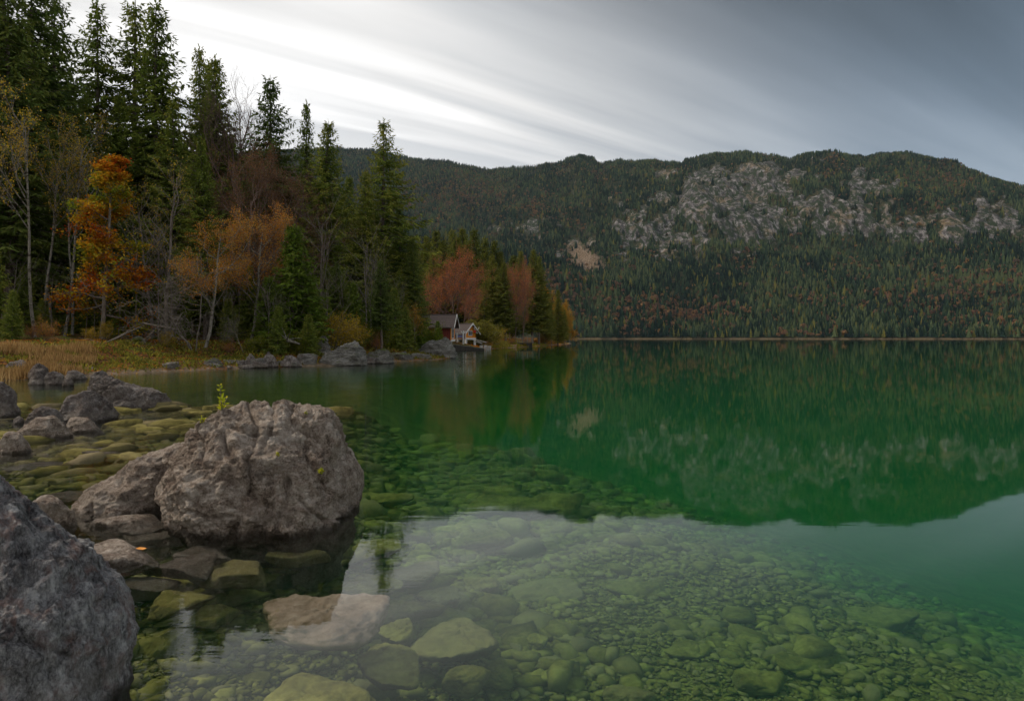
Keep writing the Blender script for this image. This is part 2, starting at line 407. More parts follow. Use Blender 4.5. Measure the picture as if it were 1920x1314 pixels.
def foliage_mat(name, cols, trans=0.25, rough=0.6, hue_noise=0.35, spread=1.0, zoned=False, stand=0.0):
    """cols: list of colours picked by the per-leaf 'var' value, the tree's own random value and noise"""
    m, nt = newmat(name)
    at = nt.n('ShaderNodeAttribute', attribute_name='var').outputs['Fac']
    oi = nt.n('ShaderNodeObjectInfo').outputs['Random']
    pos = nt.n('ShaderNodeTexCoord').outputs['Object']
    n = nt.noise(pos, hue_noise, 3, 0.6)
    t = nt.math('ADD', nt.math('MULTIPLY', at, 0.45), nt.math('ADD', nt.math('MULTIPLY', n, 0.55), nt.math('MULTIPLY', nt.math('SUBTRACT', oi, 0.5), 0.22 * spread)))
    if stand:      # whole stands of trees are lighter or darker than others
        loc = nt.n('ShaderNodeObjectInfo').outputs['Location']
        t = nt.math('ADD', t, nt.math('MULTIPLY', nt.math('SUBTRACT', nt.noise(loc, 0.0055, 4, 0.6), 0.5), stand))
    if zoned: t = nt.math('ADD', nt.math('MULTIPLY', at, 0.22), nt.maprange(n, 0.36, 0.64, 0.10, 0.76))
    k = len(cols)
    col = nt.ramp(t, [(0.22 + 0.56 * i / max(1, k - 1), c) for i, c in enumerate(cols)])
    d = nt.n('ShaderNodeBsdfDiffuse', i={0: col}); tr = nt.n('ShaderNodeBsdfTranslucent', i={0: col})
    mx = nt.n('ShaderNodeMixShader', i={0: trans, 1: d.outputs[0], 2: tr.outputs[0]})
    finish(nt, mx.outputs[0])
    return m
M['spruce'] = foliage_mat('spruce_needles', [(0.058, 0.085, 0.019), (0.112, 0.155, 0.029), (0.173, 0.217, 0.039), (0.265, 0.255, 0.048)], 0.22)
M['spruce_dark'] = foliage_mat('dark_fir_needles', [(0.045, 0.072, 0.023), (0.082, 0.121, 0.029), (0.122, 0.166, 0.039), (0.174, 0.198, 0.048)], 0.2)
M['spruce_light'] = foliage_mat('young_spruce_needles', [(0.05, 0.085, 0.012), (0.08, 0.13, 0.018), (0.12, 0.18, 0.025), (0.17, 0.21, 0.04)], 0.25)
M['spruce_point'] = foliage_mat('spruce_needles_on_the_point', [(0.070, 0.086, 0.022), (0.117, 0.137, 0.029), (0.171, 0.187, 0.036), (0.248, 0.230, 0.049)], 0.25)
M['leaf_orange'] = foliage_mat('orange_leaves', [(0.28, 0.09, 0.02), (0.42, 0.16, 0.03), (0.52, 0.25, 0.04), (0.50, 0.32, 0.06)], 0.4)
M['leaf_beech'] = foliage_mat('red_orange_green_beech_leaves', [(0.46, 0.09, 0.015), (0.52, 0.17, 0.015), (0.55, 0.29, 0.02), (0.46, 0.34, 0.03), (0.22, 0.29, 0.03)], 0.4, hue_noise=0.40, zoned=True)
M['leaf_brown'] = foliage_mat('russet_leaves', [(0.281, 0.091, 0.039), (0.421, 0.137, 0.055), (0.534, 0.189, 0.072), (0.505, 0.221, 0.088)], 0.35)
M['leaf_dull'] = foliage_mat('dull_brown_leaves', [(0.08, 0.045, 0.025), (0.13, 0.070, 0.035), (0.19, 0.095, 0.045), (0.22, 0.13, 0.06)], 0.3)
M['leaf_yellow'] = foliage_mat('yellow_leaves', [(0.26, 0.17, 0.02), (0.42, 0.28, 0.03), (0.50, 0.36, 0.04), (0.34, 0.32, 0.05)], 0.4)
M['leaf_gold'] = foliage_mat('golden_larch_leaves', [(0.28, 0.15, 0.02), (0.40, 0.21, 0.03), (0.46, 0.25, 0.04), (0.42, 0.28, 0.06)], 0.35)
M['leaf_olive'] = foliage_mat('olive_willow_leaves', [(0.10, 0.10, 0.02), (0.18, 0.17, 0.03), (0.28, 0.25, 0.04), (0.34, 0.28, 0.05)], 0.35)
M['leaf_green'] = foliage_mat('green_shrub_leaves', [(0.06, 0.09, 0.012), (0.10, 0.15, 0.015), (0.18, 0.22, 0.02), (0.28, 0.25, 0.03)], 0.3)
M['reed'] = foliage_mat('dry_reed', [(0.20, 0.12, 0.05), (0.36, 0.22, 0.09), (0.48, 0.32, 0.13), (0.55, 0.40, 0.20)], 0.3)
M['sprig'] = foliage_mat('yellow_green_sprig', [(0.30, 0.34, 0.02), (0.45, 0.50, 0.03), (0.60, 0.55, 0.04), (0.70, 0.45, 0.04)], 0.4, hue_noise=8)

def bark_mat(name, c0, c1, scale=4.0, blot=None):
    m, nt = newmat(name)
    pos = nt.n('ShaderNodeTexCoord').outputs['Object']
    mp = nt.n('ShaderNodeMapping', i={'Scale': (3, 3, 0.7)}); nt.t.links.new(pos, mp.inputs[0])
    a = nt.noise(mp.outputs[0], scale, 5, 0.7)
    col = nt.ramp(a, [(0.38, c0), (0.62, c1)])
    if blot:
        mp2 = nt.n('ShaderNodeMapping', i={'Scale': (1, 1, 2.2)}); nt.t.links.new(pos, mp2.inputs[0])
        col = nt.mix(nt.maprange(nt.noise(mp2.outputs[0], 2.2, 4, 0.65), 0.54, 0.60), col, blot)
    finish(nt, pbsdf(nt, col, 0.9, bump(nt, a, 0.5, 0.05), 0.1))
    return m
M['bark'] = bark_mat('spruce_bark', (0.075, 0.060, 0.050), (0.19, 0.155, 0.130))
M['bark_pale'] = bark_mat('birch_bark', (0.13, 0.12, 0.10), (0.27, 0.25, 0.21), blot=(0.07, 0.06, 0.045))
M['bark_grey'] = bark_mat('beech_bark', (0.12, 0.10, 0.085), (0.24, 0.21, 0.175))
M['twig'] = bark_mat('bare_twigs', (0.11, 0.075, 0.06), (0.19, 0.135, 0.11))

# ------------------------------------------------------------------ ground (lake bed, shore and forest floor, one sheet)
def build_ground():
    th = np.concatenate([np.linspace(-48, 48, 520), np.linspace(48, 312, 130)[1:-1]])
    th = np.radians(th); nT = len(th)
    rr = np.concatenate([[0.25], 0.45 * np.power(1.0235, np.arange(400))]); rr = rr[rr < 5200]; nR = len(rr)
    Rg, Tg = np.meshgrid(rr, th, indexing='ij')
    x = Rg * np.sin(Tg); y = Rg * np.cos(Tg)
    z = ground_z(x, y)
    V = np.stack([x.ravel(), y.ravel(), z], 1)
    i = np.arange(nR - 1)[:, None] * nT; j = np.arange(nT)[None]; j2 = (j + 1) % nT
    Fq = np.stack([i + j, i + nT + j, i + nT + j2, i + j2], -1).reshape(-1, 4)
    me = mesh('ground', V, Fq, [ground_material()], True)
    # close the middle
    return tag(ob('ground', me), kind='structure')
ground = build_ground()

# ------------------------------------------------------------------ water
def build_water():
    m, nt = newmat('lake_water')
    geo = nt.n('ShaderNodeNewGeometry'); pos = geo.outputs['Position']
    mp = nt.n('ShaderNodeMapping', i={'Scale': (0.5, 2.4, 1)}); nt.t.links.new(pos, mp.inputs[0])
    h1 = nt.noise(mp.outputs[0], 2.2, 3, 0.55, 0.3)
    h2 = nt.noise(pos, 0.35, 3, 0.5)
    patch = nt.maprange(nt.noise(pos, 0.09, 2, 0.5), 0.42, 0.62, 0.35, 1.0)
    near = nt.n('ShaderNodeSeparateXYZ', i={0: pos})
    leftw = nt.maprange(near.outputs[0], -5.0, 0.5, 1.5, 0.05, True)         # light airs on the sheltered left shore only
    h = nt.math('MULTIPLY', nt.math('ADD', nt.math('MULTIPLY', h1, 0.8), h2), nt.math('MULTIPLY', patch, leftw))
    nrm = bump(nt, h, 1.0, 0.011)
    cs = nt.math('ABSOLUTE', nt.vmath('DOT_PRODUCT', nrm, geo.outputs['Incoming']))
    sch = nt.math('POWER', nt.math('SUBTRACT', 1.0, nt.math('MINIMUM', cs, 1.0)), 5.0)
    fac = nt.math('ADD', nt.math('MULTIPLY', sch, 0.98), 0.02, clamp=True)
    gl = nt.n('ShaderNodeBsdfGlossy', i={'Roughness': 0.028, 'Normal': nrm})
    tr = nt.n('ShaderNodeBsdfTransparent')
    mx = nt.n('ShaderNodeMixShader', i={0: fac, 1: tr.outputs[0], 2: gl.outputs[0]})
    # sigma per metre: Cycles takes density * (1 - colour) for absorption, density * colour for scattering
    ab = nt.n('ShaderNodeVolumeAbsorption', i={'Color': (1 - .20, 1 - .048, 1 - .17, 1), 'Density': 1.0})
    scv = nt.n('ShaderNodeVolumeScatter', i={'Color': (0.0005, 0.0130, 0.0074, 1), 'Density': 1.0, 'Anisotropy': 0.0})
    ad = nt.n('ShaderNodeAddShader', i={0: ab.outputs[0], 1: scv.outputs[0]})
    finish(nt, mx.outputs[0], ad.outputs[0])
    x0, x1, y0, y1, z0 = -4600, 4600, -4400, 4600, -26.0
    V = [(x, y, z) for z in (z0, 0.0) for y in (y0, y1) for x in (x0, x1)]
    me = mesh('water', V, [(0, 2, 3, 1), (4, 5, 7, 6), (0, 1, 5, 4), (2, 6, 7, 3), (0, 4, 6, 2), (1, 3, 7, 5)], [m])
    return tag(ob('water', me), kind='structure')
water = build_water()

# ------------------------------------------------------------------ mountain across the lake
SK = np.array([(-400,420),(0,345),(200,310),(400,285),(600,272),(630,272),(680,273),(700,276),(745,287),(800,293),(860,301),(895,310),(925,314),(960,309),(1000,306),(1040,303),
    (1060,294),(1085,289),(1112,289),(1124,301),(1150,298),(1200,295),(1240,298),(1276,299),(1286,290),(1320,286),(1345,283),(1395,279),(1440,283),(1480,291),(1505,285),(1530,282),
    (1580,285),(1625,293),(1650,285),(1700,281),(1740,291),(1800,306),(1850,326),(1920,352),(2100,420),(2400,520)], float)
def mt_surface(px, t):
    """point of the mountain face for a photo column px and a rise parameter t (0 shore .. 1 crest)"""
    ridge = np.interp(px, SK[:, 0], SK[:, 1]) + 7.0
    er = (HY - ridge) / F
    D0 = np.interp(px, [-400, 600, 900, 1100, 1500, 2400], [900, 1150, 1180, 1170, 1120, 850])
    D1 = np.interp(px, [-400, 700, 925, 1080, 1400, 1700, 2400], [2700, 2900, 2800, 2650, 2450, 2300, 1800])
    Y = D0 + (D1 - D0) * t
    cl = sstep(px, 1100, 1260)
    lo = np.interp(t, [0, .05, .35, .7, 1.0, 1.3], [0, .02, .36, .74, 1.0, .72])
    hi = np.interp(t, [0, .05, .36, .47, .58, .72, 1.0, 1.3], [0, .02, .36, .47, .68, .82, 1.0, .70])
    q = lo * (1 - cl) + hi * cl
    Z = CAMZ * (1 - np.minimum(1, t * 8)) + Y * er * q
    X = (px - 960) / F * Y
    # nearer spur: runs down to the right and dips behind
    sp = np.interp(px, [-400, 700, 1000, 1100, 1200, 1300, 1370, 1450, 2400], [330, 440, 500, 535, 560, 592, 625, 650, 660])
    g = np.exp(-((t - 0.155) / 0.085) ** 2)
    Zs = (HY - sp) / F * (D0 + (D1 - D0) * 0.155) * g
    Z = np.maximum(Z, 0) + 0
    k = 8.0
    Z = np.where(t > 0.02, np.log(np.exp(np.clip(Z / k, 0, 200)) + np.exp(np.clip(Zs / k, 0, 200)) - 1 + 1e-9) * k, Z)
    P = np.stack([X / 1.0, Y * 1.0, np.zeros_like(X)], 1)
    env = np.clip(t * 5, 0, 1) * np.clip((1.03 - t) * 7, 0.0, 1)
    gully = ridged(np.stack([X / 260, t * 1.1, X * 0], 1), 4, 5) * 40 + ridged(np.stack([X / 90, t * 3.5, X * 0], 1), 3, 77) * 9
    Z = Z + env * (gully - 34 + 16 * fbm(P / 140, 4, 21))
    return X, Y, Z
def rock_mask(px, t, X, Y, Z):
    py = HY - (Z - CAMZ) / Y * F
    m = np.zeros_like(px)
    for cx, cy, rx, ry, st in ((1330, 378, 100, 60, 1.15), (1420, 345, 75, 52, 1.1), (1215, 440, 85, 50, .95), (1300, 430, 80, 55, .9), (1400, 415, 100, 50, 1.05), (1540, 400, 90, 46, 1.1),
                               (1640, 410, 60, 50, 1.0), (1640, 350, 60, 40, .6), (1740, 432, 110, 34, 1.0), (1865, 415, 95, 42, 1.0), (1600, 345, 70, 30, .7), (1500, 345, 60, 60, .55), (1150, 395, 70, 30, .6), (1060, 460, 60, 26, .6),
                               (1810, 395, 60, 30, .6), (1010, 430, 40, 26, .45), (950, 425, 45, 18, .35)):
        m = np.maximum(m, st * np.exp(-(((px - cx) / rx) ** 2 + ((py - cy) / ry) ** 2) ** 1.3))
    n = 0.55 * fbm(np.stack([px / 34, py / 26, px * 0], 1), 4, 41, 0.6) + 0.25 * ridged(np.stack([(px + .5 * py) / 30, (py) / 60, px * 0], 1), 3, 51)
    rib = ridged(np.stack([(px - .35 * py) / 46, py / 150, px * 0], 1), 3, 57)
    m = m * 1.0 + (n * 1.25 + 0.30 * (rib - 1.0)) * (m > 0.12) - 0.80
    slide = np.exp(-(((px - 1094 - (py - 480) * .6) / 36) ** 2 + ((py - 486) / 30) ** 2) ** 2)
    return sstep(m, 0.0, 0.35), slide, py
def build_mountain():
    pxs = np.linspace(-380, 2350, 760); ts = np.concatenate([np.linspace(-0.03, 0.35, 90), np.linspace(0.35, 0.80, 180)[1:], np.linspace(0.8, 1.3, 80)[1:]])
    T, Pg = np.meshgrid(ts, pxs, indexing='ij'); t = T.ravel(); px = Pg.ravel()
    X, Y, Z = mt_surface(px, t)
    Z = np.where(t < 0, -6.0, Z)
    m, slide, py = rock_mask(px, t, X, Y, Z)
    # ledges and buttresses on bare rock
    st = pn(np.stack([X / 60, Y / 60, Z / 9 + X / 45], 1), 61) + 0.6 * pn(np.stack([X / 22, Y / 30, Z / 5], 1), 62)
    but = ridged(np.stack([X / 38, Z / 170, X * 0], 1), 3, 63)
    Y2 = Y - m * but * 8
    V = np.stack([X, Y2, Z], 1)
    nT, nP = len(ts), len(pxs)
    i = np.arange(nT - 1)[:, None] * nP; j = np.arange(nP - 1)[None]
    Fq = np.stack([i + j, i + j + 1, i + nP + j + 1, i + nP + j], -1).reshape(-1, 4)
    mt, nt = newmat('mountain')
    pos = nt.n('ShaderNodeNewGeometry').outputs['Position']
    rk = nt.n('ShaderNodeAttribute', attribute_name='rock').outputs['Fac']
    sl = nt.n('ShaderNodeAttribute', attribute_name='slide').outputs['Fac']
    mp = nt.n('ShaderNodeMapping', i={'Scale': (1, 1, 3.2), 'Rotation': (0, 0.35, 0)}); nt.t.links.new(pos, mp.inputs[0])
    a = nt.noise(mp.outputs[0], 0.030, 6, 0.72, 0.4)
    b = nt.noise(pos, 0.12, 5, 0.7); c = nt.noise(pos, 0.016, 4, 0.6, 0.6)
    mv = nt.n('ShaderNodeMapping', i={'Scale': (1.9, 1.0, 0.24), 'Rotation': (0, 0.22, 0)}); nt.t.links.new(pos, mv.inputs[0])
    av = nt.noise(mv.outputs[0], 0.060, 6, 0.70, 0.3)
    ah = nt.math('ADD', nt.math('MULTIPLY', a, 0.32), nt.math('MULTIPLY', av, 0.68))
    rock = nt.ramp(ah, [(0.41, (0.030, 0.028, 0.028)), (0.51, (0.115, 0.105, 0.105)), (0.62, (0.32, 0.30, 0.295))])
    rock = nt.mix(nt.maprange(c, 0.54, 0.64, 0, 0.45), rock, nt.ramp(b, [(0.4, (0.16, 0.10, 0.045)), (0.6, (0.34, 0.24, 0.10))]))
    rock = nt.mix(nt.maprange(nt.noise(mv.outputs[0], 0.045, 5, 0.7), 0.47, 0.54), rock, (0.028, 0.040, 0.020))   # ledge scrub
    floor_ = nt.ramp(b, [(0.35, (0.018, 0.026, 0.012)), (0.65, (0.075, 0.06, 0.03))])
    col = nt.mix(nt.maprange(nt.math('ADD', rk, nt.math('MULTIPLY', nt.math('SUBTRACT', b, 0.5), 0.8)), 0.35, 0.55), floor_, rock)
    col = nt.mix(nt.maprange(nt.math('ADD', sl, nt.math('MULTIPLY', nt.math('SUBTRACT', b, 0.5), 1.8)), 0.30, 0.75), col,
                 nt.ramp(nt.noise(mv.outputs[0], 0.22, 5, 0.75), [(0.38, (0.055, 0.042, 0.028)), (0.52, (0.19, 0.135, 0.09)), (0.64, (0.34, 0.26, 0.19))]))
    z = nt.n('ShaderNodeSeparateXYZ', i={0: pos}).outputs[2]
    col = nt.mix(nt.maprange(z, 2.0, 1.4), col, (0.15, 0.11, 0.065))
    finish(nt, pbsdf(nt, col, 0.95, bump(nt, nt.math('ADD', a, b), 1.0, 7.0), 0.1))
    me = mesh('mountain', V, Fq, [mt], True, attrs={'rock': ('FLOAT', 'POINT', m.astype(np.float32)), 'slide': ('FLOAT', 'POINT', slide.astype(np.float32))})
    tag(ob('mountain', me), kind='structure')
build_mountain()

# ---- instanced stuff: one mesh holds the prototypes (faces, pid) and the loose points (idx, scl, rot)
def scatter_object(name, protos, pts, idx, scl, rot, mats, smooth=False):
    V = []; Fc = []; pid = []; isp = []; var = []; n = 0; mi = []
    for k, (pv, pf, pm, pvar) in enumerate(protos):
        V.append(pv); Fc.append(np.asarray(pf) + n); n += len(pv); pid += [k] * len(pv); var.append(pvar); mi.append(np.full(len(pf), pm))
    npv = n
    V.append(pts); n += len(pts)
    pid = np.concatenate([np.array(pid), idx]); isp = np.concatenate([np.zeros(npv), np.ones(len(pts))])
    one = np.ones(npv)
    me = mesh(name, np.concatenate(V), np.concatenate(Fc), mats, smooth, midx=np.concatenate(mi), attrs={
        'pid': ('INT', 'POINT', pid.astype(np.int32)), 'isp': ('INT', 'POINT', isp.astype(np.int32)),
        'scl': ('FLOAT', 'POINT', np.concatenate([one, scl]).astype(np.float32)), 'rot': ('FLOAT', 'POINT', np.concatenate([one, rot]).astype(np.float32)),
        'var': ('FLOAT', 'POINT', np.concatenate(var + [np.zeros(len(pts))]).astype(np.float32))})
    o = ob(name, me)
    ng = bpy.data.node_groups.new(name, 'GeometryNodeTree')
    ng.interface.new_socket('Geometry', in_out='INPUT', socket_type='NodeSocketGeometry')
    ng.interface.new_socket('Geometry', in_out='OUTPUT', socket_type='NodeSocketGeometry')
    N = ng.nodes; L = ng.links
    gi = N.new('NodeGroupInput'); go = N.new('NodeGroupOutput')
    def attr(nm, ty):
        a = N.new('GeometryNodeInputNamedAttribute'); a.data_type = ty; a.inputs[0].default_value = nm; return a.outputs[0]
    def cmp_(sock, val):
        c = N.new('FunctionNodeCompare'); c.data_type = 'INT'; c.operation = 'EQUAL'
        s = [q for q in c.inputs if q.type == 'INT']; L.new(sock, s[0]); s[1].default_value = val; return c.outputs[0]
    sepg = N.new('GeometryNodeSeparateGeometry'); sepg.domain = 'POINT'
    L.new(gi.outputs[0], sepg.inputs[0]); L.new(cmp_(attr('isp', 'INT'), 1), sepg.inputs[1])
    joined = N.new('GeometryNodeJoinGeometry')
    for k in range(len(protos)):
        s1 = N.new('GeometryNodeSeparateGeometry'); s1.domain = 'POINT'; L.new(sepg.outputs[1], s1.inputs[0]); L.new(cmp_(attr('pid', 'INT'), k), s1.inputs[1])
        s2 = N.new('GeometryNodeSeparateGeometry'); s2.domain = 'POINT'; L.new(sepg.outputs[0], s2.inputs[0]); L.new(cmp_(attr('pid', 'INT'), k), s2.inputs[1])
        iop = N.new('GeometryNodeInstanceOnPoints'); L.new(s2.outputs[0], iop.inputs['Points']); L.new(s1.outputs[0], iop.inputs['Instance'])
        cx = N.new('ShaderNodeCombineXYZ'); L.new(attr('rot', 'FLOAT'), cx.inputs[2]); L.new(cx.outputs[0], iop.inputs['Rotation'])
        L.new(attr('scl', 'FLOAT'), iop.inputs['Scale'])
        L.new(iop.outputs[0], joined.inputs[0])
    L.new(joined.outputs[0], go.inputs[0])
    md = o.modifiers.new('scatter', 'NODES'); md.node_group = ng
    return tag(o, kind='stuff')

def far_conifer(rng, tiers=5, sides=7, H=1.0, r=0.20):
    V = []; Fc = []
    n = 0
    for k in range(tiers):
        z0 = H * (0.06 + 0.80 * k / tiers); z1 = min(H, z0 + H * (0.34 if k < tiers - 1 else 0.30))
        rr = r * (1 - 0.86 * k / tiers)
        an = np.arange(sides * 2) * math.pi / sides + rng.random() * 3
        ra = rr * np.where(np.arange(sides * 2) % 2, 0.52, 1.0) * rng.uniform(0.75, 1.2, sides * 2)
        ring = np.stack([ra * np.cos(an), ra * np.sin(an), z0 + rng.uniform(-.03, .03, sides * 2) + np.where(np.arange(sides * 2) % 2, 0.035, -0.01)], 1)
        V.append(ring); V.append([[0, 0, z1]])
        m = sides * 2
        Fc += [(n + i, n + (i + 1) % m, n + m) for i in range(m)]
        n += m + 1
    V = np.concatenate([np.asarray(v) for v in V])
    return V, np.array(Fc), np.clip(V[:, 2] / H * .4 + rng.uniform(0, .5, len(V)), 0, 1)  # var rises with height: light on the treetops is put into the colour
def far_round(rng, nq=110):
    d = rng.normal(size=(nq, 3)); d /= np.linalg.norm(d, axis=1, keepdims=True)
    d[:, 2] = np.abs(d[:, 2]) * 1.0 - 0.25
    lump = 1 + 0.25 * pn(d * 2.2 + rng.random() * 9, 3)
    c = d * np.array([.30, .30, .42]) * lump[:, None] * rng.uniform(.7, 1.0, (nq, 1)) + [0, 0, .52]
    a = rng.normal(size=(nq, 3)) * .05; b = rng.normal(size=(nq, 3)) * .05
    V = np.stack([c - a, c + b, c + a * .9 - b * .2, c - b], 1).reshape(-1, 3)
    i = np.arange(nq)[:, None] * 4
    Fc = np.concatenate([i + [[0, 1, 2]], i + [[0, 2, 3]]])
    return V, Fc, np.repeat(rng.random(nq), 4)
def build_far_forest():
    rng = np.random.default_rng(11)
    N = 160000
    px = rng.uniform(-60, 2050, N); t = rng.uniform(0.004, 1.03, N) 
    keep = rng.random(N) < (0.35 + 0.65 * np.interp(t, [0, 1], [0.45, 1.0]))
    px = px[keep]; t = t[keep]
    X, Y, Z = mt_surface(px, t)
    m, slide, py = rock_mask(px, t, X, Y, Z)
    k = (rng.random(len(px)) < 1 - 0.72 * np.clip(m * 1.3, 0, 1)) & (rng.random(len(px)) > slide * 1.02)
    px, t, X, Y, Z, m, py = [q[k] for q in (px, t, X, Y, Z, m, py)]
    # thin the crowded places where a metre is cheap
    n = len(px)
    pn1 = fbm(np.stack([X / 120, Y / 200, X * 0], 1), 3, 91); 
    dec = np.full(n, 0.02) + 0.30 * sstep(pn1, 0.2, 0.6)
    def patch(cx, cy, rx, ry, s): return s * np.exp(-(((px - cx) / rx) ** 2 + ((py - cy) / ry) ** 2))
    for q in ((860, 370, 90, 40, .5), (1230, 585, 80, 28, .6), (1290, 600, 60, 15, .4), (1000, 390, 50, 25, .3), (1690, 560, 200, 40, .15), (1830, 540, 110, 60, .25), (1760, 340, 90, 30, .3), (1050, 545, 60, 40, .4), (1090, 600, 60, 30, .2), (1390, 590, 90, 20, .2)):
        dec = dec + patch(*q)
    dec = np.where(m > 0.3, 0.1, dec)
    r = rng.random(n)
    larch = rng.random(n) < 0.05
    idx = np.where(r < dec, 6 + (rng.random(n) * 3).astype(int), np.where(larch, 4 + (rng.random(n) * 2).astype(int), (rng.random(n) * 4).astype(int)))
    size = np.minimum(13.5 * np.exp(rng.normal(size=n) * .27), np.where(t > .88, 14, 24)) * np.interp(t, [0, 1], [1.05, 0.85]) * (1 + .25 * np.clip(fbm(np.stack([X / 60, Y / 60, X * 0], 1), 2, 93), -1, 1))
    size = np.where(idx >= 6, size * 0.72, size)
    size = np.where(m > 0.25, size * 0.40, size)
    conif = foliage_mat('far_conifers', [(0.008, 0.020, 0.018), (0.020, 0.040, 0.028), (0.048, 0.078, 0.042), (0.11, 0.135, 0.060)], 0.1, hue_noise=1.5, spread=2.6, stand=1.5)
    larchm = foliage_mat('far_larches', [(0.10, 0.10, 0.03), (0.16, 0.15, 0.04), (0.22, 0.18, 0.05)], 0.1, hue_noise=2.0)
    russet = foliage_mat('far_beeches', [(0.11, 0.072, 0.055), (0.19, 0.105, 0.072), (0.26, 0.135, 0.085), (0.30, 0.18, 0.075)], 0.1, hue_noise=1.0, spread=3.0)
    pr = []
    for q in range(6):
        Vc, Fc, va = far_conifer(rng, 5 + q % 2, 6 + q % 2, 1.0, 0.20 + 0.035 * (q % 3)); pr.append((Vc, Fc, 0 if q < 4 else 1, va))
    for q in range(3):
        Vc, Fc, va = far_round(rng); pr.append((Vc, Fc, 2, va))
    print('far trees', n)
    pts = np.stack([X, Y, Z - 0.5], 1)
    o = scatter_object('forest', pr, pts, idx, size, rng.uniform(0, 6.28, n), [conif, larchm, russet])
    tag(o, 'distant mixed conifer and russet beech forest covering the mountain', 'forest')
build_far_forest()
# ------------------------------------------------------------------ haze
def build_haze():
    m, nt = newmat('haze')
    v = nt.n('ShaderNodeVolumePrincipled', i={'Color': (0.70, 0.88, 1.0, 1), 'Density': 0.000024, 'Anisotropy': 0.2})
    finish(nt, None, v.outputs[0])
    a = Acc(); a.box(-5600, 5600, -5600, 5600, -32, 1150)
    tag(ob('haze', a.mesh('haze', [m])), kind='stuff')
build_haze()

